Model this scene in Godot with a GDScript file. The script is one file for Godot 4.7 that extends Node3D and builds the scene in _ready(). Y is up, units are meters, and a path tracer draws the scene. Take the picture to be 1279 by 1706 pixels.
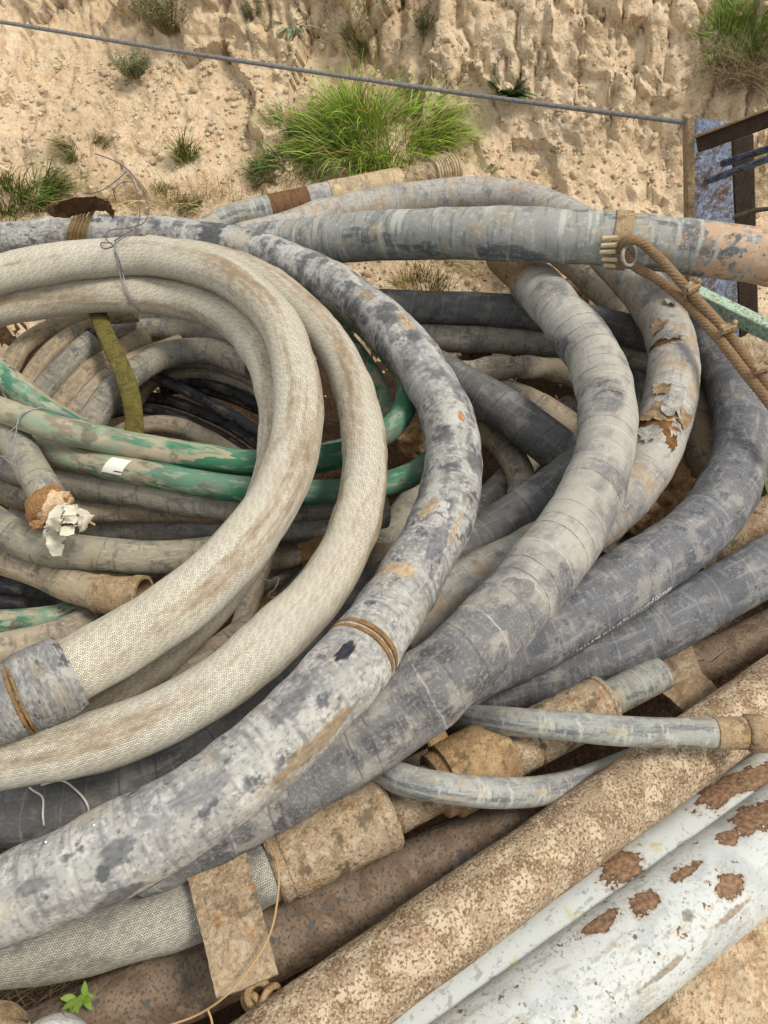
extends Node3D
# A heap of worn hoses and steel pipes in front of a clay bank. Units are metres, y is up.
# Every hose follows a centreline: x, y, z, radius of its control points, in world space.
const PATHS := {
	"A": [-1.669, 0.46, -2.537, 0.052, -1.595, 0.46, -2.548, 0.052, -1.52, 0.46, -2.559, 0.052, -1.446, 0.46, -2.57, 0.052, -1.372, 0.46, -2.582, 0.052, -1.299, 0.46, -2.595, 0.053, -1.225, 0.46, -2.61, 0.053, -1.152, 0.46, -2.624, 0.053, -1.077, 0.46, -2.634, 0.054, -1.003, 0.46, -2.638, 0.055, -0.928, 0.46, -2.635, 0.056, -0.853, 0.46, -2.628, 0.057, -0.779, 0.461, -2.616, 0.059, -0.707, 0.461, -2.597, 0.063, -0.637, 0.461, -2.572, 0.066, -0.568, 0.462, -2.543, 0.068, -0.5, 0.463, -2.511, 0.069, -0.434, 0.464, -2.475, 0.07, -0.372, 0.465, -2.433, 0.07, -0.313, 0.467, -2.388, 0.07, -0.256, 0.469, -2.338, 0.07, -0.203, 0.471, -2.286, 0.07, -0.152, 0.474, -2.231, 0.07, -0.106, 0.476, -2.172, 0.07, -0.064, 0.479, -2.11, 0.07, -0.025, 0.482, -2.046, 0.07, 0.009, 0.486, -1.98, 0.07, 0.041, 0.491, -1.912, 0.07, 0.071, 0.494, -1.843, 0.07, 0.099, 0.492, -1.774, 0.07, 0.126, 0.486, -1.704, 0.07, 0.148, 0.481, -1.633, 0.07, 0.165, 0.477, -1.56, 0.07, 0.174, 0.474, -1.486, 0.07, 0.173, 0.472, -1.411, 0.07, 0.163, 0.472, -1.337, 0.07, 0.148, 0.473, -1.264, 0.07, 0.128, 0.477, -1.192, 0.07, 0.101, 0.482, -1.122, 0.07, 0.07, 0.49, -1.054, 0.07, 0.04, 0.5, -0.986, 0.07, 0.009, 0.512, -0.919, 0.07, -0.022, 0.528, -0.853, 0.07, -0.054, 0.544, -0.787, 0.07, -0.094, 0.551, -0.725, 0.07, -0.142, 0.547, -0.667, 0.07, -0.193, 0.539, -0.613, 0.07, -0.249, 0.532, -0.564, 0.07, -0.31, 0.523, -0.522, 0.07, -0.375, 0.511, -0.486, 0.07, -0.442, 0.501, -0.454, 0.07, -0.511, 0.489, -0.426, 0.07, -0.58, 0.476, -0.403, 0.07, -0.652, 0.466, -0.383, 0.07, -0.724, 0.459, -0.365, 0.07],
	"B": [0.431, 0.362, -2.651, 0.077, 0.45, 0.374, -2.578, 0.077, 0.469, 0.386, -2.506, 0.077, 0.488, 0.397, -2.433, 0.077, 0.506, 0.407, -2.36, 0.077, 0.523, 0.417, -2.287, 0.077, 0.538, 0.427, -2.213, 0.077, 0.554, 0.436, -2.139, 0.077, 0.569, 0.443, -2.065, 0.077, 0.587, 0.446, -1.991, 0.077, 0.603, 0.446, -1.917, 0.077, 0.612, 0.445, -1.842, 0.077, 0.612, 0.444, -1.766, 0.077, 0.607, 0.444, -1.69, 0.077, 0.596, 0.444, -1.615, 0.077, 0.579, 0.445, -1.541, 0.077, 0.557, 0.447, -1.468, 0.077, 0.531, 0.446, -1.397, 0.077, 0.501, 0.449, -1.328, 0.077, 0.467, 0.454, -1.26, 0.077, 0.429, 0.459, -1.194, 0.077, 0.388, 0.464, -1.13, 0.077, 0.344, 0.469, -1.069, 0.077, 0.299, 0.475, -1.008, 0.077, 0.252, 0.481, -0.948, 0.077, 0.204, 0.484, -0.89, 0.077, 0.153, 0.482, -0.834, 0.077, 0.097, 0.466, -0.785, 0.077, 0.036, 0.441, -0.747, 0.077, -0.026, 0.428, -0.705, 0.077, -0.091, 0.412, -0.67, 0.077, -0.158, 0.399, -0.638, 0.077, -0.226, 0.392, -0.603, 0.077, -0.293, 0.387, -0.568, 0.077, -0.361, 0.376, -0.538, 0.077, -0.433, 0.358, -0.519, 0.077],
	"C": [-0.578, 0.264, -2.937, 0.076, -0.508, 0.267, -2.966, 0.076, -0.439, 0.271, -2.997, 0.076, -0.374, 0.273, -3.037, 0.076, -0.315, 0.275, -3.083, 0.076, -0.254, 0.276, -3.128, 0.076, -0.189, 0.277, -3.166, 0.076, -0.121, 0.278, -3.2, 0.076, -0.052, 0.277, -3.232, 0.076, 0.018, 0.278, -3.26, 0.076, 0.09, 0.279, -3.283, 0.076, 0.164, 0.282, -3.297, 0.076, 0.24, 0.288, -3.304, 0.076, 0.315, 0.294, -3.303, 0.076, 0.39, 0.3, -3.293, 0.076, 0.462, 0.306, -3.272, 0.076, 0.53, 0.312, -3.24, 0.076, 0.591, 0.319, -3.196, 0.076, 0.645, 0.324, -3.143, 0.076, 0.692, 0.329, -3.084, 0.076, 0.731, 0.334, -3.019, 0.076, 0.762, 0.34, -2.951, 0.076, 0.782, 0.348, -2.878, 0.076, 0.796, 0.358, -2.804, 0.076, 0.806, 0.367, -2.73, 0.076, 0.816, 0.376, -2.655, 0.076, 0.83, 0.381, -2.581, 0.076, 0.849, 0.383, -2.508, 0.076, 0.869, 0.381, -2.435, 0.076, 0.886, 0.38, -2.361, 0.076, 0.897, 0.38, -2.286, 0.076, 0.904, 0.38, -2.211, 0.076, 0.903, 0.38, -2.135, 0.076, 0.896, 0.38, -2.06, 0.076, 0.884, 0.38, -1.985, 0.076, 0.866, 0.378, -1.912, 0.076, 0.844, 0.374, -1.839, 0.076, 0.818, 0.37, -1.768, 0.076, 0.79, 0.365, -1.698, 0.076, 0.758, 0.361, -1.63, 0.076, 0.721, 0.353, -1.564, 0.076, 0.678, 0.337, -1.504, 0.076, 0.63, 0.317, -1.449, 0.076, 0.575, 0.298, -1.401, 0.076, 0.514, 0.283, -1.359, 0.076, 0.449, 0.27, -1.322, 0.076, 0.383, 0.262, -1.285, 0.076, 0.318, 0.26, -1.247, 0.076, 0.253, 0.261, -1.208, 0.076, 0.19, 0.26, -1.166, 0.076, 0.129, 0.262, -1.121, 0.076, 0.071, 0.266, -1.072, 0.076, 0.015, 0.271, -1.023, 0.076],
	"D": [0.997, 0.271, -2.62, 0.077, 1.006, 0.28, -2.546, 0.077, 1.013, 0.292, -2.473, 0.077, 1.018, 0.305, -2.4, 0.077, 1.034, 0.306, -2.327, 0.077, 1.057, 0.301, -2.256, 0.077, 1.07, 0.3, -2.183, 0.077, 1.078, 0.299, -2.109, 0.077, 1.082, 0.299, -2.034, 0.077, 1.079, 0.301, -1.96, 0.077, 1.069, 0.305, -1.886, 0.077, 1.055, 0.31, -1.812, 0.077, 1.037, 0.314, -1.74, 0.077, 1.013, 0.317, -1.669, 0.077, 0.985, 0.32, -1.601, 0.077, 0.952, 0.324, -1.534, 0.077, 0.914, 0.328, -1.469, 0.077, 0.872, 0.332, -1.408, 0.077, 0.824, 0.334, -1.35, 0.077, 0.772, 0.334, -1.297, 0.077, 0.715, 0.336, -1.248, 0.077, 0.656, 0.338, -1.204, 0.077, 0.595, 0.339, -1.16, 0.077, 0.534, 0.339, -1.117, 0.077, 0.472, 0.336, -1.075, 0.077, 0.41, 0.333, -1.034, 0.077, 0.347, 0.331, -0.995, 0.077, 0.281, 0.33, -0.959, 0.077, 0.215, 0.334, -0.924, 0.077, 0.151, 0.341, -0.887, 0.077, 0.084, 0.334, -0.856, 0.077, 0.017, 0.309, -0.833, 0.077, -0.05, 0.285, -0.81, 0.077],
	"E": [1.401, 0.3, -1.52, 0.068, 1.339, 0.3, -1.478, 0.068, 1.277, 0.3, -1.436, 0.068, 1.215, 0.299, -1.394, 0.068, 1.152, 0.299, -1.353, 0.068, 1.089, 0.299, -1.312, 0.068, 1.026, 0.299, -1.271, 0.068, 0.962, 0.296, -1.232, 0.068, 0.896, 0.289, -1.196, 0.068, 0.83, 0.278, -1.163, 0.068, 0.764, 0.266, -1.129, 0.068, 0.699, 0.251, -1.095, 0.068, 0.631, 0.236, -1.065, 0.068, 0.563, 0.222, -1.038, 0.068, 0.493, 0.206, -1.016, 0.068, 0.421, 0.196, -0.997, 0.068, 0.348, 0.19, -0.978, 0.068, 0.275, 0.185, -0.961, 0.068, 0.202, 0.18, -0.946, 0.068, 0.129, 0.171, -0.931, 0.068, 0.056, 0.16, -0.917, 0.068],
	"H1": [-0.508, 0.312, -2.809, 0.083, -0.438, 0.331, -2.789, 0.083, -0.368, 0.35, -2.767, 0.083, -0.3, 0.369, -2.741, 0.083, -0.232, 0.39, -2.714, 0.083, -0.165, 0.41, -2.685, 0.083, -0.098, 0.43, -2.655, 0.083, -0.033, 0.451, -2.623, 0.083, 0.032, 0.471, -2.589, 0.083, 0.094, 0.491, -2.55, 0.083, 0.154, 0.512, -2.511, 0.083, 0.215, 0.533, -2.471, 0.083, 0.278, 0.552, -2.432, 0.083, 0.343, 0.568, -2.397, 0.083, 0.412, 0.581, -2.369, 0.083, 0.484, 0.589, -2.347, 0.083, 0.557, 0.594, -2.328, 0.083, 0.631, 0.598, -2.312, 0.083, 0.705, 0.601, -2.294, 0.083, 0.779, 0.602, -2.279, 0.083, 0.854, 0.601, -2.265, 0.083, 0.928, 0.6, -2.25, 0.083, 1.001, 0.6, -2.232, 0.083, 1.074, 0.6, -2.211, 0.083, 1.147, 0.6, -2.189, 0.083, 1.219, 0.6, -2.166, 0.083, 1.29, 0.6, -2.14, 0.083, 1.361, 0.6, -2.114, 0.083, 1.432, 0.6, -2.088, 0.083],
	"M": [-0.872, 0.294, -0.621, 0.065, -0.797, 0.294, -0.618, 0.065, -0.722, 0.293, -0.616, 0.065, -0.647, 0.293, -0.621, 0.065, -0.573, 0.292, -0.633, 0.065, -0.501, 0.291, -0.653, 0.065, -0.431, 0.291, -0.679, 0.065, -0.372, 0.283, -0.725, 0.065, -0.322, 0.271, -0.779, 0.065, -0.274, 0.263, -0.836, 0.065, -0.228, 0.259, -0.895, 0.065, -0.184, 0.257, -0.956, 0.065, -0.141, 0.25, -1.017, 0.065, -0.101, 0.24, -1.079, 0.065, -0.057, 0.236, -1.139, 0.065, -0.006, 0.235, -1.194, 0.065, 0.053, 0.233, -1.24, 0.065, 0.117, 0.23, -1.28, 0.065, 0.18, 0.227, -1.319, 0.065, 0.244, 0.229, -1.359, 0.065, 0.305, 0.235, -1.402, 0.065, 0.365, 0.243, -1.447, 0.065, 0.423, 0.249, -1.494, 0.065, 0.479, 0.251, -1.543, 0.065, 0.534, 0.253, -1.594, 0.065, 0.589, 0.257, -1.644, 0.065, 0.644, 0.259, -1.695, 0.065, 0.695, 0.25, -1.75, 0.065, 0.745, 0.241, -1.805, 0.065],
	"L1": [-0.667, 0.639, -0.619, 0.056, -0.599, 0.642, -0.652, 0.056, -0.536, 0.64, -0.693, 0.056, -0.479, 0.633, -0.743, 0.056, -0.424, 0.63, -0.794, 0.056, -0.372, 0.627, -0.848, 0.056, -0.326, 0.625, -0.908, 0.056, -0.287, 0.623, -0.973, 0.056, -0.255, 0.623, -1.041, 0.056, -0.229, 0.622, -1.112, 0.056, -0.211, 0.622, -1.185, 0.056, -0.199, 0.623, -1.26, 0.056, -0.195, 0.624, -1.335, 0.056, -0.197, 0.625, -1.411, 0.056, -0.204, 0.625, -1.486, 0.056, -0.216, 0.623, -1.561, 0.056, -0.232, 0.622, -1.634, 0.056, -0.251, 0.622, -1.708, 0.056, -0.276, 0.621, -1.779, 0.056, -0.309, 0.621, -1.846, 0.056, -0.35, 0.621, -1.91, 0.056, -0.395, 0.621, -1.971, 0.056, -0.447, 0.621, -2.025, 0.056, -0.507, 0.622, -2.071, 0.056, -0.573, 0.622, -2.108, 0.056, -0.642, 0.62, -2.139, 0.056, -0.714, 0.615, -2.16, 0.056, -0.789, 0.613, -2.162, 0.056, -0.863, 0.615, -2.148, 0.056, -0.936, 0.617, -2.128, 0.056, -1.008, 0.615, -2.106, 0.056, -1.079, 0.612, -2.08, 0.056, -1.146, 0.61, -2.045, 0.056, -1.207, 0.609, -2.001, 0.056, -1.266, 0.61, -1.954, 0.056],
	"L2": [-1.327, 0.494, -1.983, 0.056, -1.259, 0.498, -2.012, 0.056, -1.191, 0.501, -2.042, 0.056, -1.123, 0.503, -2.071, 0.056, -1.054, 0.504, -2.098, 0.056, -0.983, 0.505, -2.117, 0.056, -0.91, 0.506, -2.127, 0.056, -0.836, 0.507, -2.131, 0.056, -0.762, 0.508, -2.127, 0.056, -0.689, 0.509, -2.115, 0.056, -0.618, 0.509, -2.095, 0.056, -0.551, 0.51, -2.064, 0.056, -0.492, 0.512, -2.02, 0.056, -0.44, 0.513, -1.968, 0.056, -0.395, 0.515, -1.909, 0.056, -0.359, 0.518, -1.844, 0.056, -0.328, 0.521, -1.777, 0.056, -0.302, 0.523, -1.708, 0.056, -0.283, 0.524, -1.636, 0.056, -0.267, 0.525, -1.564, 0.056, -0.255, 0.527, -1.491, 0.056, -0.247, 0.528, -1.418, 0.056, -0.246, 0.522, -1.344, 0.056, -0.254, 0.508, -1.272, 0.056, -0.27, 0.491, -1.202, 0.056, -0.294, 0.479, -1.133, 0.056, -0.325, 0.47, -1.067, 0.056, -0.36, 0.462, -1.002, 0.056, -0.401, 0.455, -0.941, 0.056, -0.447, 0.449, -0.883, 0.056, -0.498, 0.443, -0.831, 0.056, -0.554, 0.435, -0.782, 0.056, -0.614, 0.422, -0.742, 0.056, -0.676, 0.409, -0.704, 0.056],
	"L3": [-0.765, 0.52, -2.37, 0.053, -0.696, 0.527, -2.342, 0.053, -0.628, 0.534, -2.314, 0.053, -0.563, 0.541, -2.279, 0.053, -0.501, 0.548, -2.237, 0.053, -0.443, 0.554, -2.191, 0.053, -0.388, 0.559, -2.142, 0.053, -0.336, 0.561, -2.089, 0.053, -0.289, 0.561, -2.031, 0.053, -0.247, 0.56, -1.97, 0.053, -0.208, 0.56, -1.907, 0.053, -0.174, 0.56, -1.841, 0.053, -0.141, 0.56, -1.774, 0.053, -0.114, 0.56, -1.705, 0.053, -0.093, 0.56, -1.634, 0.053, -0.075, 0.56, -1.561, 0.053, -0.061, 0.56, -1.488, 0.053, -0.051, 0.56, -1.415, 0.053, -0.045, 0.56, -1.341, 0.053, -0.044, 0.56, -1.266, 0.053, -0.049, 0.56, -1.192, 0.053, -0.059, 0.56, -1.119, 0.053, -0.079, 0.559, -1.047, 0.053, -0.106, 0.559, -0.978, 0.053, -0.139, 0.559, -0.911, 0.053, -0.184, 0.558, -0.852, 0.053, -0.23, 0.557, -0.794, 0.053, -0.281, 0.556, -0.74, 0.053, -0.34, 0.554, -0.694, 0.053, -0.403, 0.552, -0.656, 0.053, -0.472, 0.549, -0.628, 0.053, -0.544, 0.547, -0.611, 0.053, -0.618, 0.542, -0.599, 0.053, -0.691, 0.538, -0.588, 0.053, -0.765, 0.531, -0.583, 0.053],
	"G1": [-1.208, 0.5, -1.911, 0.035, -1.159, 0.5, -1.857, 0.035, -1.111, 0.501, -1.803, 0.035, -1.06, 0.5, -1.75, 0.035, -1.009, 0.497, -1.699, 0.035, -0.954, 0.489, -1.652, 0.035, -0.897, 0.469, -1.613, 0.035, -0.839, 0.428, -1.601, 0.035, -0.783, 0.382, -1.601, 0.035, -0.724, 0.34, -1.598, 0.035],
	"G2": [-1.071, 0.536, -1.583, 0.033, -1.003, 0.537, -1.549, 0.033, -0.936, 0.538, -1.516, 0.033, -0.867, 0.535, -1.486, 0.033, -0.796, 0.527, -1.465, 0.033, -0.723, 0.519, -1.448, 0.033, -0.65, 0.51, -1.434, 0.033, -0.576, 0.501, -1.423, 0.033, -0.502, 0.492, -1.414, 0.033, -0.428, 0.483, -1.408, 0.033, -0.353, 0.471, -1.405, 0.033, -0.281, 0.457, -1.419, 0.033, -0.209, 0.446, -1.437, 0.033, -0.138, 0.438, -1.459, 0.033, -0.072, 0.433, -1.494, 0.033, -0.015, 0.431, -1.543, 0.033, 0.025, 0.423, -1.605, 0.033, 0.051, 0.413, -1.675, 0.033, 0.065, 0.403, -1.748, 0.033, 0.064, 0.398, -1.823, 0.033, 0.05, 0.393, -1.896, 0.033, 0.025, 0.387, -1.967, 0.033, -0.005, 0.383, -2.036, 0.033, -0.039, 0.381, -2.103, 0.033, -0.077, 0.379, -2.167, 0.033, -0.121, 0.377, -2.228, 0.033, -0.172, 0.374, -2.284, 0.033, -0.224, 0.369, -2.337, 0.033, -0.278, 0.362, -2.389, 0.033, -0.335, 0.356, -2.437, 0.033, -0.4, 0.351, -2.474, 0.033, -0.468, 0.347, -2.506, 0.033],
	"G3": [-0.941, 0.416, -1.53, 0.032, -0.875, 0.427, -1.494, 0.032, -0.811, 0.441, -1.458, 0.032, -0.744, 0.453, -1.426, 0.032, -0.674, 0.462, -1.399, 0.032, -0.602, 0.465, -1.377, 0.032, -0.529, 0.467, -1.357, 0.032, -0.456, 0.466, -1.339, 0.032, -0.382, 0.46, -1.328, 0.032, -0.308, 0.45, -1.328, 0.032, -0.233, 0.439, -1.334, 0.032, -0.159, 0.43, -1.342, 0.032, -0.087, 0.417, -1.361, 0.032, -0.02, 0.402, -1.392, 0.032, 0.042, 0.387, -1.431, 0.032, 0.093, 0.371, -1.484, 0.032, 0.132, 0.357, -1.547, 0.032, 0.159, 0.346, -1.616, 0.032, 0.177, 0.338, -1.689, 0.032, 0.186, 0.333, -1.763, 0.032, 0.181, 0.328, -1.838, 0.032, 0.166, 0.324, -1.912, 0.032, 0.15, 0.321, -1.986, 0.032],
	"G4": [-0.36, 0.299, -2.445, 0.025, -0.304, 0.305, -2.399, 0.025, -0.249, 0.31, -2.351, 0.025, -0.201, 0.31, -2.297, 0.025, -0.157, 0.31, -2.239, 0.025, -0.121, 0.313, -2.176, 0.025, -0.089, 0.318, -2.11, 0.025, -0.059, 0.32, -2.044, 0.025, -0.031, 0.32, -1.977, 0.025, -0.01, 0.321, -1.907, 0.025, 0.001, 0.328, -1.836, 0.025, -0.005, 0.328, -1.764, 0.025, -0.039, 0.32, -1.7, 0.025, -0.095, 0.312, -1.655, 0.025, -0.163, 0.306, -1.631, 0.025, -0.234, 0.3, -1.618, 0.025],
	"J1": [-1.18, 0.272, -1.839, 0.03, -1.171, 0.303, -1.912, 0.03, -1.161, 0.331, -1.985, 0.03, -1.146, 0.353, -2.06, 0.03, -1.096, 0.37, -2.118, 0.03, -1.034, 0.376, -2.166, 0.03, -0.965, 0.373, -2.206, 0.03, -0.89, 0.37, -2.231, 0.03, -0.814, 0.365, -2.252, 0.03],
	"J2": [-1.133, 0.261, -1.824, 0.029, -1.115, 0.288, -1.886, 0.029, -1.095, 0.314, -1.948, 0.029, -1.073, 0.335, -2.011, 0.029, -1.039, 0.354, -2.069, 0.029, -0.993, 0.366, -2.12, 0.029, -0.938, 0.368, -2.163, 0.029],
	"J3": [-1.091, 0.256, -1.774, 0.038, -1.065, 0.287, -1.841, 0.038, -1.04, 0.307, -1.912, 0.038, -1.009, 0.322, -1.982, 0.038, -0.967, 0.342, -2.044, 0.038, -0.919, 0.36, -2.104, 0.038],
	"J4": [-1.032, 0.214, -1.713, 0.038, -1.015, 0.238, -1.778, 0.038, -0.996, 0.262, -1.842, 0.038, -0.971, 0.283, -1.906, 0.038, -0.941, 0.3, -1.968, 0.038, -0.907, 0.306, -2.03, 0.038, -0.874, 0.302, -2.093, 0.038, -0.839, 0.296, -2.154, 0.038, -0.803, 0.289, -2.215, 0.038],
	"K1": [-1.077, 0.222, -2.192, 0.039, -1.017, 0.24, -2.237, 0.039, -0.949, 0.26, -2.265, 0.039, -0.874, 0.276, -2.273, 0.039, -0.798, 0.279, -2.286, 0.039, -0.721, 0.279, -2.287, 0.039, -0.644, 0.277, -2.277, 0.039, -0.573, 0.276, -2.246, 0.039, -0.509, 0.273, -2.204, 0.039, -0.448, 0.264, -2.157, 0.039, -0.394, 0.257, -2.103, 0.039, -0.354, 0.263, -2.037, 0.039, -0.317, 0.269, -1.969, 0.039, -0.277, 0.268, -1.903, 0.039],
	"K2": [-0.909, 0.24, -1.684, 0.043, -0.885, 0.264, -1.755, 0.043, -0.859, 0.287, -1.826, 0.043, -0.831, 0.305, -1.897, 0.043, -0.794, 0.314, -1.965, 0.043, -0.754, 0.312, -2.033, 0.043, -0.706, 0.306, -2.094, 0.043, -0.638, 0.298, -2.132, 0.043, -0.561, 0.292, -2.138, 0.043, -0.492, 0.292, -2.102, 0.043, -0.423, 0.287, -2.064, 0.043],
	"N0": [-0.868, 0.098, -2.223, 0.037, -0.82, 0.098, -2.277, 0.037, -0.77, 0.098, -2.33, 0.037, -0.708, 0.098, -2.365, 0.037, -0.637, 0.098, -2.377, 0.037, -0.567, 0.097, -2.358, 0.037, -0.506, 0.097, -2.32, 0.037, -0.452, 0.097, -2.272, 0.037, -0.405, 0.097, -2.216, 0.037, -0.368, 0.097, -2.154, 0.037, -0.335, 0.096, -2.09, 0.037, -0.301, 0.096, -2.025, 0.037],
	"N1": [-0.846, 0.128, -2.018, 0.022, -0.823, 0.144, -2.087, 0.022, -0.787, 0.162, -2.148, 0.022, -0.72, 0.176, -2.174, 0.022, -0.646, 0.182, -2.18, 0.022, -0.574, 0.182, -2.164, 0.022, -0.505, 0.179, -2.135, 0.022, -0.442, 0.178, -2.096, 0.022, -0.388, 0.179, -2.046, 0.022, -0.343, 0.181, -1.986, 0.022, -0.303, 0.182, -1.924, 0.022, -0.262, 0.182, -1.862, 0.022],
	"N2": [-0.78, 0.091, -2.198, 0.02, -0.706, 0.103, -2.194, 0.02, -0.635, 0.114, -2.175, 0.02, -0.57, 0.122, -2.14, 0.02, -0.505, 0.127, -2.102, 0.02, -0.444, 0.13, -2.06, 0.02, -0.384, 0.129, -2.015, 0.02, -0.333, 0.128, -1.96, 0.02, -0.289, 0.127, -1.9, 0.02, -0.246, 0.127, -1.839, 0.02],
	"N3": [-0.776, 0.199, -2.137, 0.018, -0.715, 0.206, -2.09, 0.018, -0.653, 0.208, -2.044, 0.018, -0.59, 0.208, -1.998, 0.018, -0.528, 0.207, -1.953, 0.018, -0.466, 0.204, -1.907, 0.018, -0.407, 0.203, -1.857, 0.018, -0.351, 0.202, -1.803, 0.018, -0.299, 0.202, -1.746, 0.018, -0.247, 0.201, -1.688, 0.018],
	"N4": [-0.95, 0.067, -2.177, 0.02, -0.881, 0.091, -2.154, 0.02, -0.812, 0.112, -2.128, 0.02, -0.744, 0.125, -2.098, 0.02, -0.678, 0.135, -2.061, 0.02, -0.614, 0.141, -2.02, 0.02, -0.552, 0.146, -1.977, 0.02, -0.491, 0.148, -1.931, 0.02, -0.434, 0.148, -1.881, 0.02, -0.382, 0.149, -1.825, 0.02, -0.335, 0.149, -1.765, 0.02, -0.289, 0.149, -1.705, 0.02],
	"N5": [-0.955, 0.059, -2.104, 0.018, -0.887, 0.082, -2.095, 0.018, -0.819, 0.101, -2.08, 0.018, -0.753, 0.112, -2.051, 0.018, -0.69, 0.119, -2.017, 0.018, -0.627, 0.122, -1.98, 0.018, -0.567, 0.123, -1.94, 0.018, -0.507, 0.12, -1.899, 0.018, -0.451, 0.116, -1.853, 0.018, -0.4, 0.111, -1.802, 0.018, -0.352, 0.109, -1.748, 0.018],
	"P1": [-1.144, 0.315, -1.638, 0.044, -1.087, 0.322, -1.592, 0.044, -1.028, 0.331, -1.55, 0.044, -0.965, 0.343, -1.513, 0.044, -0.9, 0.354, -1.482, 0.044, -0.833, 0.366, -1.454, 0.044, -0.765, 0.378, -1.428, 0.044, -0.696, 0.388, -1.405, 0.044, -0.625, 0.393, -1.387, 0.044, -0.553, 0.396, -1.37, 0.044, -0.482, 0.396, -1.353, 0.044, -0.409, 0.393, -1.343, 0.044, -0.336, 0.383, -1.344, 0.044, -0.264, 0.373, -1.353, 0.044, -0.192, 0.367, -1.366, 0.044, -0.121, 0.357, -1.383, 0.044],
	"P2": [-1.018, 0.179, -1.524, 0.048, -0.953, 0.198, -1.491, 0.048, -0.886, 0.216, -1.461, 0.048, -0.816, 0.23, -1.435, 0.048, -0.743, 0.238, -1.418, 0.048, -0.667, 0.243, -1.41, 0.048, -0.592, 0.246, -1.405, 0.048, -0.516, 0.251, -1.402, 0.048, -0.441, 0.258, -1.398, 0.048, -0.366, 0.267, -1.391, 0.048, -0.292, 0.278, -1.383, 0.048, -0.216, 0.283, -1.385, 0.048, -0.142, 0.28, -1.399, 0.048, -0.07, 0.272, -1.421, 0.048, 0.001, 0.26, -1.445, 0.048],
	"P3": [-1.16, 0.318, -1.467, 0.043, -1.101, 0.327, -1.42, 0.043, -1.043, 0.338, -1.373, 0.043, -0.985, 0.349, -1.326, 0.043, -0.925, 0.359, -1.28, 0.043, -0.862, 0.369, -1.239, 0.043, -0.792, 0.373, -1.21, 0.043, -0.718, 0.368, -1.201, 0.043, -0.643, 0.355, -1.202, 0.043, -0.568, 0.342, -1.206, 0.043, -0.494, 0.332, -1.217, 0.043, -0.423, 0.32, -1.239, 0.043, -0.358, 0.303, -1.275, 0.043],
	"P4": [-0.929, 0.178, -1.346, 0.039, -0.857, 0.189, -1.326, 0.039, -0.784, 0.197, -1.309, 0.039, -0.71, 0.198, -1.3, 0.039, -0.635, 0.195, -1.295, 0.039, -0.56, 0.194, -1.296, 0.039, -0.485, 0.191, -1.305, 0.039, -0.413, 0.181, -1.322, 0.039, -0.343, 0.168, -1.346, 0.039, -0.275, 0.156, -1.375, 0.039, -0.206, 0.15, -1.405, 0.039, -0.136, 0.151, -1.432, 0.039, -0.066, 0.148, -1.46, 0.039],
	"Q": [-1.168, 0.41, -1.803, 0.041, -1.122, 0.419, -1.744, 0.041, -1.077, 0.43, -1.685, 0.041, -1.032, 0.444, -1.626, 0.041, -0.989, 0.459, -1.566, 0.041, -0.946, 0.472, -1.506, 0.041, -0.901, 0.473, -1.445, 0.041, -0.858, 0.469, -1.384, 0.041, -0.814, 0.47, -1.323, 0.041, -0.771, 0.474, -1.262, 0.041],
	"R": [-1.066, 0.239, -1.346, 0.04, -1.008, 0.259, -1.301, 0.04, -0.948, 0.277, -1.259, 0.04, -0.882, 0.291, -1.224, 0.04, -0.816, 0.302, -1.189, 0.04, -0.752, 0.314, -1.151, 0.04, -0.686, 0.331, -1.117, 0.04, -0.617, 0.346, -1.091, 0.041, -0.543, 0.355, -1.078, 0.044],
	"S1": [-1.11, 0.117, -1.253, 0.028, -1.041, 0.135, -1.242, 0.028, -0.971, 0.148, -1.232, 0.028, -0.9, 0.15, -1.227, 0.028, -0.828, 0.151, -1.225, 0.028, -0.761, 0.138, -1.243, 0.028, -0.705, 0.11, -1.278, 0.028],
	"S2": [-1.023, 0.209, -1.118, 0.032, -0.945, 0.227, -1.102, 0.032, -0.863, 0.235, -1.097, 0.032, -0.784, 0.231, -1.113, 0.032, -0.728, 0.206, -1.165, 0.032, -0.694, 0.171, -1.231, 0.032],
	"S3": [-0.929, 0.295, -0.958, 0.037, -0.854, 0.307, -0.968, 0.037, -0.782, 0.306, -0.989, 0.037, -0.732, 0.276, -1.038, 0.037, -0.695, 0.245, -1.097, 0.037, -0.667, 0.213, -1.161, 0.037],
	"T1": [-0.312, 0.216, -1.314, 0.025, -0.317, 0.231, -1.241, 0.025, -0.323, 0.244, -1.169, 0.025, -0.331, 0.255, -1.097, 0.025, -0.343, 0.256, -1.024, 0.025, -0.367, 0.235, -0.958, 0.025],
	"T2": [-0.127, 0.203, -1.357, 0.043, -0.159, 0.206, -1.292, 0.043, -0.193, 0.209, -1.228, 0.043, -0.234, 0.207, -1.168, 0.043, -0.28, 0.2, -1.113, 0.043, -0.327, 0.197, -1.057, 0.043, -0.377, 0.191, -1.006, 0.043, -0.429, 0.187, -0.956, 0.043],
	"U": [-0.643, 0.317, -0.812, 0.052, -0.577, 0.337, -0.828, 0.052, -0.507, 0.34, -0.84, 0.052, -0.44, 0.337, -0.862, 0.052, -0.382, 0.327, -0.9, 0.052, -0.337, 0.316, -0.954, 0.052, -0.297, 0.3, -1.01, 0.052],
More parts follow.
